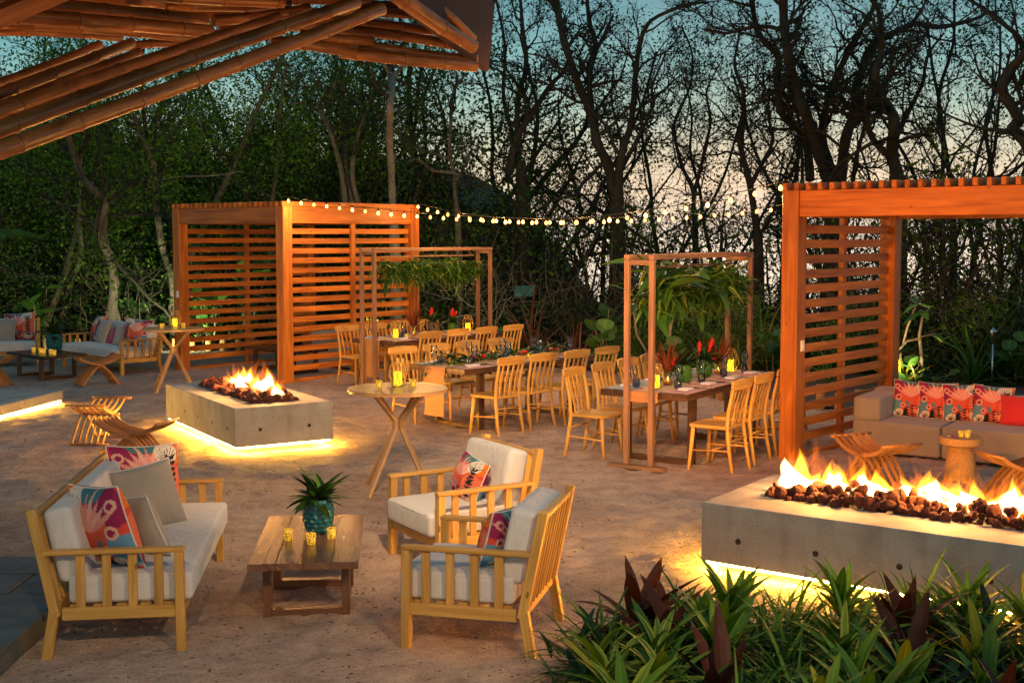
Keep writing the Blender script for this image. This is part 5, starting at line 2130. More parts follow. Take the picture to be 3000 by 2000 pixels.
# ------------------------------------------------------------------ leafy hanging frames
def garland_frame(label, glabel, key, L, H, big, seed, base):
    rr = random.Random(seed)
    T = TABLES[key]
    o0 = on(T['loc'], T['rz'], .0, -.085)
    t = thing('garland_stand', label, 'garland stand', (o0[0], o0[1], 0), T['rz'], 'slim timber frames over the tables')
    m = M['frame_wood']
    hw = .135
    s = .052
    for y in (0, L):
        for x in (-hw, hw):
            part('post', MB().box((x, y, H / 2 - .03), (s, s, H + .0), bev=.003), m, t)
        part('cross_bar', MB().box((0, y, H - .056), (2 * hw - s - .002, s - .004, .05), bev=.003), m, t)
        if base:
            part('foot_board', MB().box((0, y - .035, .015), (.62, .10, .04), bev=.003), m, t)
    for x in (-hw, hw):
        part('long_rail', MB().box((x, L / 2, H - .004 - .0), (s + .004, L + s + .004, .048), bev=.003), m, t)
    part('hanging_rail', MB().box((.0, L / 2, H - .11), (.03, L - .5, .024), bev=.003), m, t)
    for k in range(8):
        y = .35 + (L - .7) * k / 7
        part('wire_tie', MB().tube([(-.02, y, H - .10), (0, y, H + .03), (.02, y + .01, H - .10)], .003, 5), M['stem_bark'], t)
    g = thing('hanging_garland', glabel, 'garland', (o0[0], o0[1], 0), T['rz'], 'leaf garlands hung from the frames')
    zc = H - .36
    part('core', MB().tube([(0, y, zc + .12) for y in np.linspace(.3, L - .3, 8)], .05, 8), M['leaf_dark'], g)
    kinds = (['hang', 'hang', 'hang_y', 'hang_y', 'hang_big'] if big else ['hang', 'hang', 'hang_y', 'hang_y', 'hang_dark'])
    def clump(q):
        a_ = rr.uniform(0, 2 * PI)
        rad = math.sqrt(rr.random())
        lump = .75 + .35 * math.sin(q * 17 + seed)
        k_ = 1.35 if big else 1.1
        return Vector((.17 * k_ * rad * math.cos(a_) * lump, .2 + (L - .4) * q, zc + .04 + .17 * k_ * rad * math.sin(a_) * lump))
    for k in range(298):
        q = rr.random()
        kd = rr.choice(kinds)
        o = link('leaf', LEAF[kd], g, clump(q))
        yaw = rr.uniform(0, 2 * PI)
        el = rr.uniform(-.95, .75) if kd != 'hang_big' else rr.uniform(-.5, .4)
        if q < .12 or q > .88:
            yaw = (PI if q < .12 else 0) + rr.gauss(0, .8)
        o.rotation_euler = Matrix(lmat((0, 0, 0), yaw, el, 1, rr.uniform(-.6, .6))).to_euler()
        z = rr.uniform(.6, 1.05) * (1.25 if big else .9)
        o.scale = (z, z, z)
    mats = [lmat(clump(rr.random()), rr.uniform(0, 6.28), rr.uniform(-1.0, .8), rr.uniform(.5, .9) * (1.1 if big else .9), rr.uniform(-.6, .6)) for _ in range(900)]
    part('filler_leaves', merge_leaves('filler_leaves', LEAF['hang'], mats, 'leaf_green'), None, g, kind='stuff')
    mats = []
    for c in range(9):
        y = rr.uniform(.4, L - .4); x = rr.uniform(-.2, .2)
        for k in range(16):
            mats.append(lmat((x + rr.gauss(0, .02), y + rr.gauss(0, .03), zc - .12 - .012 * k), rr.uniform(0, 6.28), rr.uniform(-.5, .5), 1))
    v = LEAF['euc']
    vv = np.empty(len(v.vertices) * 3, dtype=np.float32); v.vertices.foreach_get('co', vv); vv = vv.reshape(-1, 3)
    tr = np.array([list(p.vertices) for p in v.polygons])
    A = np.array([np.array(x) for x in mats], dtype=np.float32)
    V = np.einsum('nij,kj->nki', A[:, :3, :3], vv) + A[:, None, :3, 3]
    me = fast_mesh('eucalyptus', V.reshape(-1, 3), None, (tr[None] + (np.arange(len(A)) * len(vv))[:, None, None]).reshape(-1, 3), np.tile(np.array([[.5, .5]]), (len(vv) * len(A), 1)))
    setmat(me, M['leaf_eucalyptus'])
    part('eucalyptus_sprays', me, None, g, kind='stuff')


garland_frame('slim timber frame standing over the palm-frame table at the right', 'large hanging garland of palm leaves above the right dining table', 'right', 2.56, 2.09, True, 51, True)
garland_frame('slim timber frame standing over the table beside the left pergola', 'hanging garland of narrow leaves above the table beside the left pergola', 'back', 2.52, 2.09, False, 52, False)

# ------------------------------------------------------------------ festoon lights
def festoon(label, a, b, sag, n, t0=.01, t1=.99):
    a, b = Vector(a), Vector(b)
    t = thing('light_string', label, 'string lights', a, 0, 'festoon light strings')

    def P(q):
        p = (b - a) * q
        p.z -= sag * 4 * q * (1 - q)
        return p
    part('cable', MB().tube([P(k / 60) for k in range(61)], .0055, 5), M['cable'], t)
    sock = MB().lathe([(0, .0), (.013, .0), (.014, -.035), (.010, -.04), (0, -.04)], 10).mesh('socket')
    setmat(sock, M['cable'])
    bulb = MB().lathe([(0, -.036), (.011, -.04), (.022, -.058), (.027, -.075), (.022, -.093), (.010, -.104), (0, -.106)], 12).mesh('bulb')
    setmat(bulb, M['bulb_glow'])
    for k in range(n):
        q = t0 + (t1 - t0) * k / (n - 1)
        s = link('bulb', bulb, t, P(q))
        q_ = rnd.uniform(.78, .92)
        s.scale = (q_,) * 3
        link('socket', sock, s)
        if k % 3 == 1:
            point('bulb_light', (0, 0, -.16), 18, (1, .50, .15), .03, s)


festoon('string of bulbs from the left pergola corner to the trees on the right', (-3.52, 19.08, 2.90), (4.05, 18.0, 2.76), .27, 38)
festoon('upper string of bulbs running to the right pergola post top', (-1.66, 21.35, 2.86), (2.80, 12.62, 2.86), .33, 24)

# ------------------------------------------------------------------ trees
class Limbs:
    def __init__(s):
        s.d = {}

    def add(s, pts, rad, sides):
        s.d.setdefault((len(pts), sides), ([], []))
        a = s.d[(len(pts), sides)]
        a[0].append(pts)
        a[1].append(rad)

    def build(s, name):
        VV, QQ, b = [], [], 0
        for (n, k), (P, Rr) in s.d.items():
            P = np.array(P, dtype=np.float32)
            Rr = np.array(Rr, dtype=np.float32)
            B = len(P)
            t = np.empty_like(P)
            t[:, 1:-1] = P[:, 2:] - P[:, :-2]
            t[:, 0] = P[:, 1] - P[:, 0]
            t[:, -1] = P[:, -1] - P[:, -2]
            t /= np.linalg.norm(t, axis=-1, keepdims=True) + 1e-9
            ref = np.array([.83, .47, .29], dtype=np.float32)
            x = np.cross(t, ref)
            x /= np.linalg.norm(x, axis=-1, keepdims=True) + 1e-9
            y = np.cross(t, x)
            a = np.arange(k) * 2 * PI / k
            V = P[:, :, None] + Rr[:, :, None, None] * (x[:, :, None] * np.cos(a)[None, None, :, None] + y[:, :, None] * np.sin(a)[None, None, :, None])
            i, j = np.meshgrid(np.arange(n - 1), np.arange(k), indexing='ij')
            j2 = (j + 1) % k
            q = np.stack([i * k + j, i * k + j2, (i + 1) * k + j2, (i + 1) * k + j], -1).reshape(-1, 4)
            Q = (q[None] + (np.arange(B) * n * k)[:, None, None]).reshape(-1, 4) + b
            VV.append(V.reshape(-1, 3)); QQ.append(Q)
            b += B * n * k
        return fast_mesh(name, np.concatenate(VV), np.concatenate(QQ), smooth=True)


def leaf_cloud(name, C, size, rs, aspect=.55, droop=0.0):
    """small leaf-shaped quads around the given centres"""
    n = len(C)
    d = rs.normal(size=(n, 3))
    d[:, 2] -= droop
    d /= np.linalg.norm(d, axis=1, keepdims=True)
    e = np.cross(d, rs.normal(size=(n, 3)))
    e /= np.linalg.norm(e, axis=1, keepdims=True) + 1e-9
    s = (size * rs.uniform(.6, 1.35, n))[:, None]
    V = np.stack([C - d * s, C + e * s * aspect - d * s * .1, C + d * s, C - e * s * aspect - d * s * .1], 1).reshape(-1, 3)
    Q = np.arange(n * 4).reshape(-1, 4)
    uv = np.tile(np.array([[.5, 0], [1, .5], [.5, 1], [0, .5]]), (n, 1))
    return fast_mesh(name, V, Q, uv=uv)


def unit(v):
    return v / (np.linalg.norm(v) + 1e-9)


def sub_branches(rs, limb, rad, out_b, tips, dens=.5, l1=(1.0, 2.6), up=.35, n2=(4, 7), n3=(3, 5), crook=.35, tstart=.25, thin=1.0):
    """three orders of branching along a limb polyline"""
    seg = np.linalg.norm(np.diff(limb, axis=0), axis=1)
    L = seg.sum()
    cum = np.concatenate([[0], np.cumsum(seg)])

    def at_(q):
        x = q * L
        i = min(np.searchsorted(cum, x) - 1, len(seg) - 1)
        i = max(i, 0)
        f = (x - cum[i]) / (seg[i] + 1e-9)
        return limb[i] + (limb[i + 1] - limb[i]) * f, unit(limb[i + 1] - limb[i]), rad[i] + (rad[i + 1] - rad[i]) * f

    def grow(p, d, ln, r, n, sides, bend):
        pts = [p]
        for i in range(n - 1):
            d = unit(d + rs.normal(size=3) * bend + np.array([0, 0, .05]))
            p = p + d * ln / (n - 1)
            pts.append(p)
        pts = np.array(pts)
        rr = np.linspace(r, r * .35, n)
        out_b.add(pts, rr, sides)
        return pts, rr
    n1 = max(2, int(L * (1 - tstart) / dens))
    for i in range(n1):
        q = tstart + (1 - tstart) * (i + rs.uniform(0, 1)) / n1
        q = min(q, .99)
        p, t, r = at_(q)
        d = unit(np.cross(t, rs.normal(size=3)) + t * rs.uniform(.1, .8) + np.array([0, 0, up]))
        ln = rs.uniform(*l1) * (1.15 - .45 * q)
        p1, r1 = grow(p, d, ln, min(r * .55, .05) * thin, 7, 4, crook)
        for j in range(rs.randint(*n2)):
            k = rs.randint(1, 6)
            d2 = unit(np.cross(p1[k + 0] - p1[k - 1], rs.normal(size=3)) + .6 * unit(p1[k] - p1[k - 1]) * 1 + np.array([0, 0, up * .6]))
            p2, r2 = grow(p1[k], d2, ln * rs.uniform(.3, .6), r1[k] * .6, 5, 3, crook)
            for m in range(rs.randint(*n3)):
                kk = rs.randint(1, 5)
                d3 = unit(rs.normal(size=3) + .8 * unit(p2[min(kk, 4)] - p2[kk - 1]) + np.array([0, 0, up * .3]))
                p3, r3 = grow(p2[kk], d3, ln * rs.uniform(.12, .32), max(r2[kk] * .6, .0045), 3, 3, crook * .7)
                tips.append(p3[1]); tips.append(p3[2])


def smooth_line(pts, per=4):
    pts = np.array(pts, dtype=float)
    P = np.vstack([2 * pts[0] - pts[1], pts, 2 * pts[-1] - pts[-2]])
    out = []
    for i in range(1, len(P) - 2):
        for k in range(per):
            t = k / per
            a, b, c, d = P[i - 1], P[i], P[i + 1], P[i + 2]
            out.append(.5 * ((2 * b) + (c - a) * t + (2 * a - 5 * b + 4 * c - d) * t * t + (3 * b - a - 3 * c + d) * t ** 3))
    out.append(pts[-1])
    return np.array(out)


def finish_tree(name, label, loc, trunk, br, tips, rs, bark, leafm, leaf, per_tip, group, spread=.12, cat='tree', droop=0.0, aspect=.55):
    t = thing(name, label, cat, loc, 0, group)
    me = trunk.build('trunk'); setmat(me, M[bark])
    part('trunk', me, None, t)
    me = br.build('branches'); setmat(me, M['bark_dark'])
    b = part('twig_crown', me, None, t)
    tips = np.array(tips)
    n = int(len(tips) * per_tip)
    if n:
        C = tips[rs.randint(0, len(tips), n)] + rs.normal(size=(n, 3)) * spread
        C = C[C[:, 2] > .15]
        me = leaf_cloud('crown', C, leaf, rs, aspect, droop); setmat(me, M[leafm])
        part('crown', me, None, t)
    return t


def traced_tree(label, Y, base, limbs, leafm='crown_dark', bark='bark_dark', per_tip=1.0, leaf=.036, seed=0, dens=.27, l1=(.8, 2.3), S=1.568, ox=1500, oy=0, group='twisted trees against the sky', ground=-.3, up=.3, tstart=.15, spread=.12, n2=(5, 8), n3=(4, 7)):
    """limbs: [(x, y) ...], r0, r1 in enlarged-photo units; the tree stands at distance Y with its own depth"""
    rs = np.random.RandomState(seed)
    trunk, br, tips = Limbs(), Limbs(), []
    b = at(ox + base[0] / S, oy + base[1] / S, Y)
    loc = np.array([b.x, Y, 0.0])
    for pts, r0, r1 in limbs:
        n = len(pts)
        dy = np.cumsum(rs.normal(size=n) * .35)
        dy -= dy[0]
        W_ = []
        for (x, y), d in zip(pts, dy):
            p = at(ox + x / S, oy + y / S, Y + d)
            W_.append((p.x, p.y, p.z))
        W_ = smooth_line(W_, 4) - loc
        W_ += np.cumsum(rs.normal(size=W_.shape) * .006, axis=0)
        R0, R1 = .86 * r0 / S / F_ * Y, .8 * r1 / S / F_ * Y
        rad = np.linspace(R0, R1, len(W_)) * (1 + .08 * np.sin(np.arange(len(W_)) * 1.7))
        trunk.add(W_, rad, 8)
        sub_branches(rs, W_, rad, br, tips, dens, l1, up, n2, n3, .32, tstart)
    # foot of the tree
    z0 = np.array([b.x, Y, b.z]) - loc
    foot = np.array([z0 + np.array([.0, 0, .1]), z0 * np.array([1, 1, .5]) + np.array([.04, .03, 0]), np.array([.02, .0, ground])])
    R0 = max(l[1] for l in limbs) / S / F_ * Y
    trunk.add(smooth_line(foot, 3), np.linspace(R0 * 1.1, R0 * 1.6, 7), 10)
    return finish_tree('twisted_tree', label, tuple(loc), trunk, br, tips, rs, bark, leafm, leaf, per_tip, group, spread)


Zt = traced_tree
Zt('large many-limbed dark tree rising behind the left post of the right pergola', 25.0, (1475, 830), [
    ([(1455, 830), (1420, 730), (1380, 600), (1330, 480), (1290, 370), (1260, 250), (1240, 120), (1235, -60)], 34, 24),
    ([(1475, 820), (1430, 640), (1440, 540), (1480, 400), (1560, 220), (1640, 80), (1690, -50)], 26, 12),
    ([(1510, 830), (1530, 640), (1570, 500), (1582, 400), (1640, 230), (1740, 160), (1850, 110), (1960, 122), (2100, 90), (2190, 50)], 30, 9),
    ([(1370, 830), (1350, 640), (1280, 570), (1230, 500), (1215, 350), (1220, 260), (1150, 180), (1110, 90), (1085, -50)], 24, 14)], seed=1, per_tip=1.0)
Zt('dark forked tree above the middle of the right pergola', 24.0, (1770, 830), [
    ([(1775, 830), (1750, 700), (1762, 560), (1740, 500), (1690, 420), (1680, 330), (1702, 240), (1690, 100), (1640, -40)], 34, 10),
    ([(1760, 640), (1790, 580), (1850, 480), (1900, 380), (1920, 270), (2000, 160)], 18, 6),
    ([(1745, 720), (1700, 690), (1640, 600), (1590, 480), (1540, 400), (1500, 330)], 20, 8)], seed=2, per_tip=1.0)
Zt('gnarled dark tree at the right edge of the picture', 21.0, (2400, 760), [
    ([(2400, 760), (2352, 640), (2300, 590), (2330, 540), (2270, 450), (2250, 380), (2290, 310), (2345, 250), (2400, 150)], 34, 22),
    ([(2350, 250), (2330, 180), (2230, 100), (2120, 20), (2050, -30)], 16, 6)], seed=3, per_tip=1.0)
Zt('tall forked dark tree left of centre of the bright sky', 27.0, (480, 880), [
    ([(470, 880), (440, 760), (390, 650), (360, 520), (310, 400), (270, 300), (230, 180), (200, 0), (190, -60)], 30, 17),
    ([(490, 880), (500, 720), (540, 600), (560, 480), (570, 330), (590, 200), (640, 100), (800, 30), (900, 20)], 22, 7),
    ([(365, 540), (350, 330), (380, 200), (350, 100), (338, -30)], 18, 11),
    ([(500, 780), (580, 640), (650, 480), (640, 400), (700, 250)], 14, 5)], seed=4, per_tip=.8)
Zt('slender crooked tree between the light strings and the bright sky', 29.0, (840, 1000), [
    ([(835, 1000), (830, 870), (780, 760), (745, 600), (765, 520), (820, 400), (830, 260), (780, 120)], 13, 5),
    ([(835, 900), (890, 700), (920, 560), (900, 430), (960, 300)], 11, 4)], seed=5, per_tip=1.0)
Zt('slender tree just left of the right pergola', 26.0, (1130, 1090), [
    ([(1130, 1090), (1090, 850), (1050, 660), (1065, 540), (1060, 420), (1020, 300), (1040, 150)], 20, 6),
    ([(1090, 860), (1160, 740), (1200, 640), (1180, 520), (1190, 400)], 14, 5),
    ([(1150, 1060), (1200, 960), (1240, 860), (1290, 780), (1330, 700)], 12, 5)], seed=6, per_tip=1.0)
Zt('leaning dark tree at the left of the bright sky', 28.0, (40, 760), [
    ([(-20, 800), (20, 640), (100, 520), (180, 400), (240, 340), (280, 240)], 22, 9),
    ([(30, 700), (20, 480), (60, 300), (40, 120), (30, -40)], 18, 9)], seed=7, per_tip=1.6)
# trees behind the left pergola and the tall pale trunk; enlargement of another part of the photograph
Zt('tall straight pale grey trunk rising behind the left pergola', 25.0, (760, 840), [
    ([(758, 840), (752, 700), (748, 560), (742, 420), (740, 280), (748, 160), (760, 100)], 23, 20),
    ([(748, 170), (730, 90), (660, 20), (600, -60)], 14, 6),
    ([(755, 170), (790, 90), (860, 40), (940, -20)], 14, 6)], bark='bark_pale', seed=8, per_tip=1.8, S=1.68, ox=700, oy=150, leafm='crown_green', tstart=.7, group='trees behind the left pergola', spread=.22)
Zt('many-stemmed brown tree right behind the left pergola roof', 26.5, (560, 760), [
    ([(530, 780), (500, 600), (450, 420), (400, 310), (375, 265), (440, 210), (480, 130)], 17, 9),
    ([(560, 780), (525, 560), (520, 400), (505, 250), (500, 100)], 15, 8),
    ([(600, 780), (560, 600), (580, 420), (640, 260), (670, 120)], 16, 8),
    ([(380, 265), (300, 255), (220, 250)], 9, 4)], bark='bark_grey', seed=9, per_tip=2.0, S=1.68, ox=700, oy=150, leafm='crown_green', tstart=.35, group='trees behind the left pergola', spread=.22)
Zt('low branching tree right of the pale trunk', 26.0, (1075, 800), [
    ([(1075, 800), (1060, 640), (1080, 610), (960, 590), (880, 540), (830, 555)], 14, 8),
    ([(1075, 640), (1040, 520), (1040, 360), (1050, 220), (1110, 120)], 13, 7),
    ([(1040, 530), (960, 500), (860, 470), (780, 460)], 8, 4)], bark='bark_grey', seed=10, per_tip=1.8, S=1.68, ox=700, oy=150, leafm='crown_green', tstart=.25, group='trees behind the left pergola', spread=.22)
# left-hand trees, dimly lit green
Zt('pale forked tree with curved trunk behind the far sofa', 24.5, (735, 1440), [
    ([(740, 1440), (745, 1250), (725, 1080), (675, 950), (675, 800), (690, 720), (620, 640), (540, 560), (490, 440), (440, 330), (420, 240)], 38, 22),
    ([(690, 730), (730, 670), (790, 590), (820, 520)], 16, 8)], bark='bark_grey', seed=11, per_tip=5.5, S=2.24, ox=0, oy=280, leafm='crown_fresh', tstart=.3, group='green trees at the left', spread=.25, leaf=.042, l1=(1.2, 3.0), dens=.34)
Zt('grey leaning tree beside the left pergola', 24.8, (1135, 1400), [
    ([(1140, 1400), (1125, 1200), (1070, 1000), (1040, 800), (1010, 600), (1000, 450), (920, 250), (880, 100)], 30, 18),
    ([(1010, 560), (1150, 540), (1400, 530), (1590, 500)], 9, 5)], bark='bark_grey', seed=12, per_tip=5.5, S=2.24, ox=0, oy=280, leafm='crown_fresh', tstart=.35, group='green trees at the left', spread=.25, leaf=.042, l1=(1.2, 3.0), dens=.34)


def wild_tree(name, label, seed, h, stems, bark, leafm, per_tip, leaf, dens=.5, l1=(1.0, 2.4), spread=.2, lean=.25, r0=.12, tstart=.2, group=None, low=0, droop=0.0, up=.3, loc=(0, 0, 0), n2=(4, 7), n3=(3, 5)):
    rs = np.random.RandomState(seed)
    trunk, br, tips = Limbs(), Limbs(), []
    for s in range(stems):
        d = unit(np.array([rs.normal() * lean, rs.normal() * lean, 1.0]))
        p = np.array([rs.normal() * .08, rs.normal() * .08, -.3])
        pts = [p]
        n = 7
        hh = h * rs.uniform(.75, 1.05)
        for i in range(n):
            d = unit(d + rs.normal(size=3) * np.array([.22, .22, .05]) + np.array([0, 0, .12]))
            p = p + d * hh / n
            pts.append(p)
        W_ = smooth_line(pts, 3)
        rad = np.linspace(r0 * rs.uniform(.8, 1.1), r0 * .3, len(W_))
        trunk.add(W_, rad, 7)
        sub_branches(rs, W_, rad, br, tips, dens, l1, up, n2, n3, .32, tstart)
    return finish_tree(name, label, loc, trunk, br, tips, rs, bark, leafm, leaf, per_tip, group, spread, droop=droop)


def plant_out(proto, spots, label, group):
    KIDS[proto.name] = list(proto.children)
    for i, (x, y, z, rz_, s, lab) in enumerate(spots):
        if i == 0:
            proto.location = (x, y, z); proto.rotation_euler = (0, 0, rz_); proto.scale = (s,) * 3; proto['label'] = lab; proto['group'] = group
        else:
            o = dup(proto, (x, y, z), rz_, lab, group, s)


def gx(px, Y):
    return (px - 1500) / F_ * Y


rt = random.Random(19)
W1 = wild_tree('feathery_tree', '', 101, 7.5, 2, 'bark_grey', 'crown_fresh', 11.0, .036, .42, (1.2, 2.8), .28, .3, .10, .12, n3=(3, 6))
W2 = wild_tree('feathery_tree', '', 102, 6.5, 3, 'bark_grey', 'crown_green', 11.0, .036, .45, (1.1, 2.6), .28, .35, .09, .08, n3=(3, 6))
W3 = wild_tree('dark_tree', '', 103, 9.5, 2, 'bark_dark', 'crown_dark', 1.1, .055, .5, (1.0, 2.6), .2, .25, .12, .15)
W4 = wild_tree('dark_tree', '', 104, 9.0, 3, 'bark_dark', 'crown_dark', 1.0, .04, .5, (.9, 2.4), .14, .3, .085, .15, n2=(5, 8), n3=(4, 7))
W5 = wild_tree('thicket_shrub', '', 105, 3.6, 6, 'bark_dark', 'crown_green', 1.0, .05, .5, (.8, 2.0), .16, .55, .05, .06)
W6 = wild_tree('dark_tree', '', 106, 7.0, 2, 'bark_dark', 'crown_green', 4.0, .055, .45, (1.0, 2.6), .25, .3, .10, .12)
for W_ in (W3, W4, W6):
    W_['category'] = 'tree'
W5['category'] = 'shrub'
DIR = 'leftmost'
spots = []
for i, (px, Y) in enumerate(((-60, 25.5), (210, 27.5), (420, 26.5), (640, 28.0), (860, 29.5), (60, 30.0))):
    spots.append((gx(px, Y), Y, 0, rt.uniform(0, 6), rt.uniform(.9, 1.1), 'feathery green two-stemmed tree, %s from the left behind the far sofas' % ORD[sorted([-60, 210, 420, 640, 860, 60]).index(px)]))
plant_out(W1, spots, '', 'feathery green trees')
spots = []
L2 = [(130, 25.2), (330, 29), (560, 30), (760, 31), (1000, 31), (-150, 28)]
o2 = sorted(p for p, _ in L2)
for px, Y in L2:
    spots.append((gx(px, Y), Y, 0, rt.uniform(0, 6), rt.uniform(.85, 1.1), 'low bushy green tree with three stems, %s from the left' % ORD[o2.index(px)]))
plant_out(W2, spots, '', 'low bushy trees at the left')
L3 = [(300, 34), (560, 35), (820, 34), (1060, 33), (1290, 32), (1480, 33)]
o3 = sorted(p for p, _ in L3)
plant_out(W3, [(gx(px, Y), Y, -.2, rt.uniform(0, 6), rt.uniform(.9, 1.15), 'tall dark leafy tree in the back row, %s from the left' % ORD[o3.index(px)]) for px, Y in L3], '', 'dark trees of the back row')
L4 = [(1560, 30), (1720, 33), (1900, 32), (2080, 34), (2260, 33), (2480, 30), (2700, 28), (2860, 31), (2990, 29)]
o4 = sorted(p for p, _ in L4)
plant_out(W4, [(gx(px, Y), Y, -.2, rt.uniform(0, 6), rt.uniform(.9, 1.15), 'thin dark many-stemmed tree on the sea side, %s from the left' % ORD[o4.index(px)]) for px, Y in L4], '', 'thin dark trees on the sea side')
L5 = [(1330, 27), (1500, 28), (1680, 27.5), (1900, 27), (2120, 26.5), (2380, 25.5), (2620, 22.5), (2790, 21.5), (2930, 22), (3080, 21), (1180, 28), (2240, 28.5)]
o5 = sorted(p for p, _ in L5)
plant_out(W5, [(gx(px, Y), Y, 0, rt.uniform(0, 6), rt.uniform(.85, 1.2), 'dark twiggy thicket shrub along the terrace edge, %s from the left' % ORD[o5.index(px)]) for px, Y in L5], '', 'thicket shrubs along the terrace edge')
L6 = [(940, 27.5), (1120, 29.5), (1300, 30), (1450, 30.5), (1610, 32)]
o6 = sorted(p for p, _ in L6)
plant_out(W6, [(gx(px, Y), Y, 0, rt.uniform(0, 6), rt.uniform(.9, 1.1), 'mid green leafy tree behind the light strings, %s from the left' % ORD[o6.index(px)]) for px, Y in L6], '', 'leafy trees behind the light strings')


# far woods on the hillside and low undergrowth: nobody could count these
def far_woods():
    rs = np.random.RandomState(9)
    n = 52000
    Y = rs.uniform(38, 75, n)
    px = rs.uniform(-250, 1780, n)
    X = (px - 1500) / F_ * Y
    k = np.clip((3 + .07 * Y - X) / 22, 0, 1)
    base = np.minimum(k * np.maximum(0, Y - 34) * .11, 10) - 9 * np.clip((Y - 33) / 16, 0, 1) ** 1.2 * (1 - np.minimum(1, k * 1.8))
    top = 2.4 + 1.2 * np.sin(X * .9 + Y * .7) + 1.2 * np.sin(X * .37 - Y * .4)
    Z = base + rs.uniform(0, 1, n) ** .7 * np.maximum(1.5, top * np.clip(k * 6, .25, 1))
    me = leaf_cloud('far_woods', np.stack([X, Y, Z], 1), .20, rs, .7)
    setmat(me, M['crown_dark'])
    o = link('far_woods', me)
    tag(o, 'dark woods covering the hillside beyond the trees', 'woods', kind='stuff')
    n = 46000
    px = rs.uniform(-300, 3300, n)
    u = rs.uniform(0, 1, n)
    Y0 = np.where(px < 1300, 24.6, np.where(px < 2000, 24.0 - (px - 1300) / 700 * 2.0, 21.5 - (px - 2000) / 1000 * 3.2))
    Y = Y0 + u * 8.0
    X = (px - 1500) / F_ * Y
    hgt = np.where(px < 1400, 1.9, .95) * (.55 + .45 * np.sin(X * 1.7) * np.cos(Y * 1.3)) + .25
    Z = rs.uniform(0, 1, n) ** 1.3 * hgt
    me = leaf_cloud('undergrowth', np.stack([X, Y, Z], 1), .07, rs, .5)
    setmat(me, M['crown_dark'])
    o = link('undergrowth', me)
    tag(o, 'low dark undergrowth along the foot of the trees', 'undergrowth', kind='stuff')
    # bare twig tangle
    L = Limbs()
    for _ in range(2600):
        px = rs.uniform(-200, 3200)
        Y = (24.5 if px < 1300 else 24 - (px - 1300) / 1700 * 5) + rs.uniform(.2, 6)
        p = np.array([(px - 1500) / F_ * Y, Y, rs.uniform(0, 1.2)])
        d = unit(rs.normal(size=3) + np.array([0, 0, .7]))
        ln = rs.uniform(.5, 1.6)
        pts = [p]
        for i in range(4):
            d = unit(d + rs.normal(size=3) * .3)
            p = p + d * ln / 4
            pts.append(p)
        L.add(np.array(pts), np.linspace(.012, .005, 5), 3)
    me = L.build('twig_tangle')
    setmat(me, M['bark_grey'])
    o = link('twig_tangle', me)
    tag(o, 'tangle of bare twigs in the undergrowth', 'undergrowth', kind='stuff')


far_woods()

# ------------------------------------------------------------------ plants
def rosette(name, label, cat, loc, leaf, n, pitch, scale, seed, group=None, base_r=.02, rise=.03, yaw0=None, joined=None, jm=None, zr=0.0):
    """pitch: (lowest, highest) lift of the leaves in radians"""
    rr = random.Random(seed)
    t = thing(name, label, cat, loc, rr.uniform(0, 6) if yaw0 is None else yaw0, group)
    part('stem', MB().tube([(0, 0, -.05), (.0, 0, rise + zr + .02)], [.016, .010], 6), M['stem_bark'], t)
    kinds = leaf if isinstance(leaf, (list, tuple)) else [leaf]
    for k in range(n):
        q = k / max(1, n - 1)
        a = 2.4 * k + rr.uniform(-.3, .3)
        o = link('leaf', LEAF[rr.choice(kinds)], t, (base_r * math.cos(a), base_r * math.sin(a), rise * q + zr * q))
        o.rotation_euler = Matrix(lmat((0, 0, 0), a, pitch[0] + (pitch[1] - pitch[0]) * q + rr.uniform(-.2, .2), 1, rr.uniform(-.35, .35))).to_euler()
        s = scale * rr.uniform(.75, 1.2)
        o.scale = (s, s, s)
    if joined:
        lf, cnt, pr = joined
        mats = [lmat((rr.gauss(0, .05), rr.gauss(0, .05), rr.uniform(0, .08)), rr.uniform(0, 6.28), rr.uniform(*pr), rr.uniform(.7, 1.15) * scale, rr.uniform(-.4, .4)) for _ in range(cnt)]
        part('blades', merge_leaves('blades', LEAF[lf], mats, jm), None, t, kind='stuff')
    return t


# foreground planting, lower right
FG = []
rf = random.Random(23)


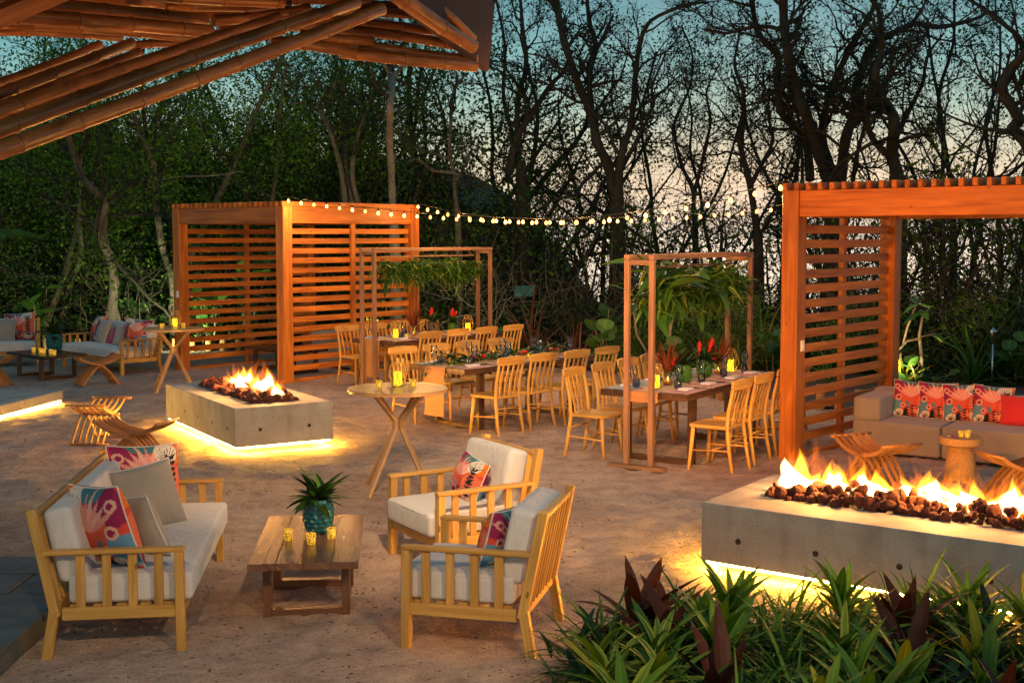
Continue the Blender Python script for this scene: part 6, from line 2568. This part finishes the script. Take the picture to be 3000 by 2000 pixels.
def fg(kind, x, y, s, label):
    seed = rf.randrange(9999)
    G = 'foreground plants'
    s *= 1.12
    if kind == 'cordyline':
        t = rosette('cordyline', label, 'plant', (x, y, 0), ['cordyline', 'cordyline_up'], 22, (-.1, 1.2), s * .92, seed, G, rise=.26)
    elif kind == 'broad':
        t = rosette('broad_leaf_plant', label, 'plant', (x, y, 0), ['broad', 'broad_dark', 'varieg'], 56, (-.25, 1.2), s * 1.0, seed, G, rise=.30)
    elif kind == 'varieg':
        t = rosette('variegated_plant', label, 'plant', (x, y, 0), ['varieg', 'varieg', 'broad', 'yellow'], 64, (-.35, 1.15), s * 1.02, seed, G, rise=.34)
    elif kind == 'yellow':
        t = rosette('croton', label, 'plant', (x, y, 0), ['yellow', 'broad', 'broad', 'varieg', 'broad_dark'], 50, (-.2, 1.15), s * 1.0, seed, G, rise=.30)
    elif kind == 'grass':
        t = rosette('lily_grass', label, 'plant', (x, y, 0), 'grass_b', 34, (.35, 1.4), s, seed, G, rise=.16, joined=('grass', 190, (.2, 1.5)), jm='leaf_green')
    else:
        t = rosette('song_dracaena', label, 'plant', (x, y, 0), 'varieg', 16, (-.1, 1.1), s, seed, G, rise=.28, joined=('song', 280, (-.2, 1.2)), jm='leaf_varieg')
    rr = random.Random(seed)
    mats = [lmat((rr.gauss(0, .09), rr.gauss(0, .09), rr.uniform(.0, .26)), rr.uniform(0, 6.28), rr.uniform(-.3, 1.1), rr.uniform(.6, 1.0) * s, rr.uniform(-.5, .5)) for _ in range(80)]
    part('undergrowth_leaves', merge_leaves('undergrowth_leaves', LEAF['grass' if seed % 2 else 'broad_dark'], mats, 'leaf_dark' if seed % 3 else 'leaf_green'), None, t, kind='stuff')


fg('cordyline', 0.66, 6.45, 1.04, 'burgundy broad-leaved cordyline, first from the left in the back planting row')
fg('grass', 0.93, 6.53, 0.90, 'arching green lily grass, second from the left in the back planting row')
fg('broad', 1.16, 6.51, 0.98, 'glossy green broad-leaved plant, third from the left in the back planting row')
fg('grass', 1.51, 6.46, 1.00, 'arching green lily grass, fourth from the left in the back planting row')
fg('broad', 1.79, 6.53, 0.94, 'glossy green broad-leaved plant, fifth from the left in the back planting row')
fg('grass', 2.16, 6.51, 1.08, 'arching green lily grass, sixth from the left in the back planting row')
fg('broad', 2.42, 6.44, 0.94, 'glossy green broad-leaved plant, seventh from the left in the back planting row')
fg('grass', 0.46, 6.13, 0.89, 'arching green lily grass, first from the left in the second planting row')
fg('cordyline', 0.78, 6.15, 0.93, 'burgundy broad-leaved cordyline, second from the left in the second planting row')
fg('broad', 1.01, 6.09, 0.96, 'glossy green broad-leaved plant, third from the left in the second planting row')
fg('grass', 1.30, 6.15, 0.92, 'arching green lily grass, fourth from the left in the second planting row')
fg('grass', 1.68, 6.11, 1.08, 'arching green lily grass, fifth from the left in the second planting row')
fg('cordyline', 2.01, 6.18, 1.02, 'burgundy broad-leaved cordyline, sixth from the left in the second planting row')
fg('grass', 2.33, 6.18, 1.06, 'arching green lily grass, seventh from the left in the second planting row')
fg('yellow', 2.67, 6.21, 0.92, 'yellow-green croton, eighth from the left in the second planting row')
fg('song', 0.43, 5.81, 0.93, 'narrow-leaved striped dracaena, first from the left in the middle planting row')
fg('broad', 0.68, 5.78, 0.94, 'glossy green broad-leaved plant, second from the left in the middle planting row')
fg('yellow', 0.98, 5.82, 1.03, 'yellow-green croton, third from the left in the middle planting row')
fg('grass', 1.32, 5.83, 0.95, 'arching green lily grass, fourth from the left in the middle planting row')
fg('yellow', 1.59, 5.83, 0.94, 'yellow-green croton, fifth from the left in the middle planting row')
fg('cordyline', 1.88, 5.75, 0.99, 'burgundy broad-leaved cordyline, sixth from the left in the middle planting row')
fg('yellow', 2.20, 5.74, 0.92, 'yellow-green croton, seventh from the left in the middle planting row')
fg('grass', 2.44, 5.83, 1.06, 'arching green lily grass, eighth from the left in the middle planting row')
fg('varieg', 0.43, 5.42, 0.80, 'yellow-edged variegated plant, first from the left in the fourth planting row')
fg('varieg', 0.66, 5.42, 0.83, 'yellow-edged variegated plant, second from the left in the fourth planting row')
fg('cordyline', 0.92, 5.36, 0.89, 'burgundy broad-leaved cordyline, third from the left in the fourth planting row')
fg('grass', 1.26, 5.41, 0.90, 'arching green lily grass, fourth from the left in the fourth planting row')
fg('broad', 1.53, 5.43, 0.80, 'glossy green broad-leaved plant, fifth from the left in the fourth planting row')
fg('yellow', 1.77, 5.43, 0.95, 'yellow-green croton, sixth from the left in the fourth planting row')
fg('broad', 2.10, 5.37, 0.80, 'glossy green broad-leaved plant, seventh from the left in the fourth planting row')
fg('grass', 2.38, 5.35, 0.85, 'arching green lily grass, eighth from the left in the fourth planting row')
fg('varieg', 0.46, 4.99, 0.83, 'yellow-edged variegated plant, first from the left in the front planting row')
fg('song', 0.74, 5.01, 0.87, 'narrow-leaved striped dracaena, second from the left in the front planting row')
fg('grass', 0.93, 5.00, 0.94, 'arching green lily grass, third from the left in the front planting row')
fg('varieg', 1.28, 4.97, 0.77, 'yellow-edged variegated plant, fourth from the left in the front planting row')
fg('broad', 1.49, 5.05, 0.95, 'glossy green broad-leaved plant, fifth from the left in the front planting row')
fg('grass', 1.80, 5.06, 0.82, 'arching green lily grass, sixth from the left in the front planting row')
fg('cordyline', 2.07, 5.04, 0.81, 'burgundy broad-leaved cordyline, seventh from the left in the front planting row')

# spiky and leafy plants of the garden strip
def spiky(label, loc, leaf, n, s, seed, pitch=(.2, 1.45)):
    return rosette('spiky_plant', label, 'plant', loc, leaf, n, pitch, s, seed, 'spiky garden plants', rise=.12, base_r=.04)


def gp(px, py):
    """ground point seen at a photograph pixel"""
    c, s = math.cos(PIT_), math.sin(PIT_)
    a, b = (px - 1500) / F_, (Y0_ - py) / F_
    k = -CH_ / (-s + b * c)
    return (a * k, (c + b * s) * k, 0)


spiky('reddish spiky plant in front of the slim grey trunk behind the garland table', gp(1560, 1062), 'spike_red', 26, 1.5, 1)
spiky('reddish spiky plant left of the palm frame posts', gp(1690, 1090), 'spike_red', 22, 1.2, 2)
spiky('bright yellow-lit spiky plant against the right pergola back post', gp(2640, 1150), ['spike_yellow', 'spike_yellow', 'spike'], 26, .85, 3)
spiky('large green spiky plant behind the grey sofa', gp(2850, 1135), 'spike', 40, 1.0, 4, (.15, 1.4))
spiky('green and yellow spiky plant behind the right end of the palm frame', gp(2160, 1120), ['spike_yellow', 'spike'], 26, .75, 5)
spiky('yellow-lit spiky plant seen through the slats of the left pergola', gp(1075, 1010), ['spike_yellow', 'spike'], 30, .95, 6)
spiky('yellow-lit spiky plant by the far end of the left pergola', gp(1190, 1005), ['spike_yellow', 'spike'], 26, .85, 7)
spiky('green spiky plant seen through the slats of the right pergola', gp(2430, 1130), ['spike', 'spike_yellow'], 26, .8, 8)
spiky('tall pointed plant behind the palm garland, against the right pergola', gp(2230, 1085), ['spike_yellow', 'spike'], 24, 1.5, 9, (.6, 1.45))
uplight('small uplight under the spiky plant beside the grey sofa', tuple(Vector(gp(2625, 1160)) + Vector((0, -.25, .03))), (gp(2640, 1150)[0], gp(2640, 1150)[1] + .1, 1.0), 130, 110, (1, .74, .25))
uplight('small added uplight at the foot of the pale forked tree', (gx(180, 22.6), 22.6, .03), (gx(230, 27), 27, 3.6), 120, 135, (.95, 1, .55))  # added to lighten the left-hand trees
uplight('small added uplight among the trees left of the pergola', (gx(520, 23.2), 23.4, .03), (gx(560, 28), 28, 3.8), 230, 135, (.95, 1, .55))  # second lamp added to bring up the left foliage
uplight('small added uplight among the trees behind the dining tables', (gx(1330, 22.6), 22.6, .03), (gx(1350, 28), 28, 3.0), 130, 130, (.95, 1, .55))  # also added, brightens the trees past the tables
uplight('small uplight behind the left pergola', (gp(1120, 1012)[0], gp(1120, 1012)[1] - .4, .03), (gp(1120, 1010)[0], gp(1120, 1010)[1] + .3, .9), 140, 120, (1, .74, .28))


def sea_grape(label, loc, h, n_stems, seed, s=1.0, group='sea grape plants'):
    rr = random.Random(seed)
    t = thing('sea_grape', label, 'plant', loc, rr.uniform(0, 6), group)
    for k in range(n_stems):
        a = rr.uniform(0, 6.28)
        d = Vector((math.cos(a), math.sin(a), 0)) * rr.uniform(.15, .6)
        hh = h * rr.uniform(.5, 1.05)
        pts = [Vector((0, 0, -.03)) + d * q + Vector((rr.gauss(0, .02), rr.gauss(0, .02), hh * q)) for q in (0, .25, .5, .75, 1)]
        part('stem', MB().tube(pts, [.013, .012, .010, .008, .006], 6), M['stem_bark'], t)
        for j in range(7):
            q = .3 + .7 * j / 6
            p = pts[0].lerp(pts[-1], q)
            o = link('leaf', LEAF['seagrape'], t, p)
            o.rotation_euler = Matrix(lmat((0, 0, 0), a + 2.4 * j, rr.uniform(-.2, 1.1), 1, rr.uniform(-.6, .6))).to_euler()
            z = s * rr.uniform(.75, 1.2)
            o.scale = (z, z, z)
    return t


for i, (px, py, h, n, s, lab) in enumerate((
        (130, 1020, 1.5, 6, 1.5, 'round-leaved sea grape behind the candle-lit low table'), (350, 1018, 1.5, 5, 1.5, 'round-leaved sea grape directly behind the far sofa'),
        (480, 1020, 1.3, 3, 1.4, 'sparse round-leaved sea grape left of the pergola'), (620, 1025, 1.5, 6, 1.4, 'round-leaved sea grape seen through the left pergola front'),
        (720, 1020, 1.9, 6, 1.5, 'tall round-leaved sea grape behind the slats of the left pergola'), (1790, 1120, 1.15, 6, 1.25, 'round-leaved sea grape behind the near palm frame posts'),
        (2000, 1128, .9, 5, 1.2, 'bright round-leaved sea grape behind the red flowers'), (2260, 1105, .8, 5, 1.1, 'small round-leaved sea grape left of the right pergola post'),
        (2700, 1150, .5, 5, .95, 'low sea grape behind the floral cushions'), (2980, 1135, .75, 7, 1.15, 'sea grape with pale leaves at the right edge behind the sofa'),
        (20, 1005, 1.4, 5, 1.5, 'round-leaved sea grape at the left edge behind the sofa'))):
    sea_grape(lab, gp(px, py), h, n, 60 + i, s)


def plumeria(label, loc, branches, seed):
    rr = random.Random(seed)
    t = thing('plumeria', label, 'shrub', loc, 0, 'bare-branched plumerias')
    for pts, r in branches:
        part('branch', MB().tube([Vector(p) for p in pts], [r * (1 - .35 * i / len(pts)) for i in range(len(pts))], 7), M['stem_bark'], t)
        e = Vector(pts[-1])
        for k in range(4):
            o = link('leaf', LEAF['plum'], t, e)
            o.rotation_euler = Matrix(lmat((0, 0, 0), 1.6 * k + rr.uniform(-.4, .4), rr.uniform(-.5, .6), 1, rr.uniform(-.3, .3))).to_euler()
            z = rr.uniform(.9, 1.5)
            o.scale = (z, z, z)


plumeria('bare-branched plumeria with a few big leaves behind the grey sofa', gp(2700, 1150), [
    ([(0, 0, 0), (.0, .02, .45), (-.05, .0, .85), (.0, 0, 1.2)], .028), ([(-.03, 0, .8), (-.2, .1, .75), (-.42, .0, .55)], .02),
    ([(-.2, .1, 0), (-.3, .1, .5), (-.2, .1, .95), (-.1, .0, 1.3)], .02), ([(-.03, 0, .82), (.15, 0, .86), (.28, 0, .75)], .016)], 3)
plumeria('forked bare plumeria behind the palm frame table', gp(1960, 1122), [
    ([(0, 0, 0), (.0, .02, .5), (.02, .0, .9), (.18, 0, 1.5)], .03), ([(.0, 0, .7), (-.15, .1, 1.0), (-.2, .0, 1.2)], .022),
    ([(-.3, .1, 0), (-.35, .1, .5), (-.5, .1, .75), (-.55, .0, 1.1)], .02)], 5)


def fern_bush(label, loc, r, h, n, seed, m='crown_fresh'):
    rs = np.random.RandomState(seed)
    t = thing('feathery_bush', label, 'bush', loc, 0, 'feathery green bushes')
    L = Limbs()
    tips = []
    for k in range(60):
        a = rs.uniform(0, 6.28)
        d = unit(np.array([math.cos(a), math.sin(a), rs.uniform(.3, 1.8)]))
        p = np.zeros(3)
        pts = [p]
        for i in range(5):
            p = p + d * np.array([r, r, h]) * rs.uniform(.12, .24)
            d = unit(d + rs.normal(size=3) * .2)
            pts.append(p)
        L.add(np.array(pts), np.linspace(.012, .003, 6), 3)
        tips += pts[2:]
    me = L.build('stems'); setmat(me, M['stem_bark'])
    part('stems', me, None, t)
    tips = np.array(tips)
    C = tips[rs.randint(0, len(tips), n)] + rs.normal(size=(n, 3)) * .12
    C[:, 2] = np.abs(C[:, 2])
    me = leaf_cloud('foliage', C, .035, rs, .4, .2); setmat(me, M[m])
    part('foliage', me, None, t)


for i, (px, py, r, h, lab) in enumerate(((2120, 1085, 1.3, 1.5, 'feathery green bush behind the right frame posts'), (2900, 1100, 1.6, 1.5, 'feathery green bush behind the large spiky plant'),
                                         (2520, 1095, 1.2, 1.2, 'feathery green bush behind the right pergola slats'), (1900, 1075, 1.2, 1.0, 'dark feathery bush behind the bare plumeria'),
                                         (2990, 1090, 1.3, 1.9, 'tall feathery green bush at the right edge'), (560, 1000, 1.4, 1.6, 'feathery green bush behind the pergola front'))):
    fern_bush(lab, gp(px, py), r, h, 4200, 80 + i, 'crown_fresh' if i != 3 else 'crown_green')

# palm frond reaching in at the left edge
pf = thing('palm', 'pale palm with arching fronds at the left edge', 'palm', (gx(-150, 20), 20.0, 0), 0)
part('trunk', MB().tube([(0, 0, -.1), (.02, 0, 1.0), (.0, 0, 1.9)], [.09, .08, .07], 10), M['bark_grey'], pf)
rp = random.Random(8)
for k in range(9):
    a = k * .7 + .2
    pts = [Vector((math.cos(a) * 1.4 * q, math.sin(a) * 1.4 * q, 1.9 + 1.5 * q - 1.1 * q * q)) for q in (0, .25, .5, .75, 1)]
    fr = part('frond', MB().tube(pts, [.014, .012, .010, .007, .004], 5), M['leaf_green'], pf)
    mats = []
    for j in range(44):
        q = .12 + .88 * j / 44
        i = min(3, int(q * 4))
        p = pts[i].lerp(pts[i + 1], q * 4 - i)
        for s in (-1, 1):
            mats.append(lmat(p, a - PI / 2 + s * .9, -.35, 1.3 * (1 - .5 * q)))
    part('leaflets', merge_leaves('leaflets', LEAF['palm'], mats, 'leaf_bright'), None, fr, kind='stuff')

# log edging of the garden strip
def log_edging(label, line, step, seed):
    rr = random.Random(seed)
    t = thing('log_edging', label, 'log edging', (*line[0], 0), 0, 'low log edgings')
    me = {}
    pts = [Vector((x - line[0][0], y - line[0][1], 0)) for x, y in line]
    for a, b in zip(pts, pts[1:]):
        L = (b - a).length
        n = max(1, int(L / step))
        for k in range(n):
            p = a.lerp(b, (k + .5) / n)
            q = rr.randrange(4)
            if q not in me:
                h = (.24, .30, .34, .27)[q]
                me[q] = MB().lathe([(0, -.04), (.058, -.04), (.058, h - .006), (.052, h), (0, h)], 14, smooth=False).mesh('log')
                setmat(me[q], M['log_wood'])
            link('log', me[q], t, (p.x + rr.uniform(-.02, .02), p.y + rr.uniform(-.02, .02), 0), (0, 0, rr.uniform(0, 6)))


log_edging('row of short upright logs edging the garden strip at the right', [(1.1, 20.9), (1.75, 20.4), (2.55, 18.0), (3.1, 16.85), (4.4, 15.95), (6.9, 14.5)], .23, 1)
log_edging('row of short upright logs behind the left pergola and sofas', [(-12, 24.1), (-9, 24.1), (-5.6, 24.5), (-1.6, 23.1), (.6, 21.4)], .30, 2)

# garden torch behind the sofa, teal box on a tree
tp = gp(2905, 1145)
to = thing('garden_torch', 'slim metal garden torch standing behind the grey sofa', 'torch', tp, 0)
part('pole', MB().tube([(0, 0, -.05), (0, 0, .72)], .012, 8), M['steel'], to)
part('torch_head', MB().lathe([(0, .70), (.015, .70), (.05, .88), (.055, .90), (.02, .915), (.012, .94), (0, .945)], 16), M['steel'], to)
bx = at(1535, 855, 26)
tb = thing('teal_box', 'small teal box fixed to a post among the dark trees', 'box', (bx.x, bx.y, 0), .3)
part('post', MB().box((0, .12, bx.z / 2), (.06, .06, bx.z + .4)), M['bark_grey'] if False else M['dark_timber'], tb)
part('body', MB().box((0, 0, bx.z), (.42, .16, .20), bev=.01), M['teal_box'], tb)
part('lid', MB().box((0, 0, bx.z + .115), (.46, .20, .03), bev=.01), M['teal_box'], tb)


# dry bits lying on the sand
def litter():
    rs = np.random.RandomState(31)
    n = 1500
    C = np.stack([rs.uniform(-8, 6, n), rs.uniform(6, 22, n), np.full(n, .022)], 1)
    th = rs.uniform(0, 6.28, n)
    s_ = rs.uniform(.006, .024, n)[:, None]
    d = np.stack([np.cos(th), np.sin(th), rs.uniform(-.1, .2, n)], 1)
    e = np.stack([-np.sin(th), np.cos(th), rs.uniform(-.2, .2, n)], 1)
    V = np.stack([C - d * s_, C + e * s_ * .35, C + d * s_, C - e * s_ * .35], 1).reshape(-1, 3)
    me = fast_mesh('leaf_litter', V, np.arange(n * 4).reshape(-1, 4), uv=np.zeros((n * 4, 2)))
    setmat(me, M['soil'])
    o = link('leaf_litter', me)
    tag(o, 'small dry leaf bits scattered over the sand', 'leaf litter', kind='stuff')


litter()
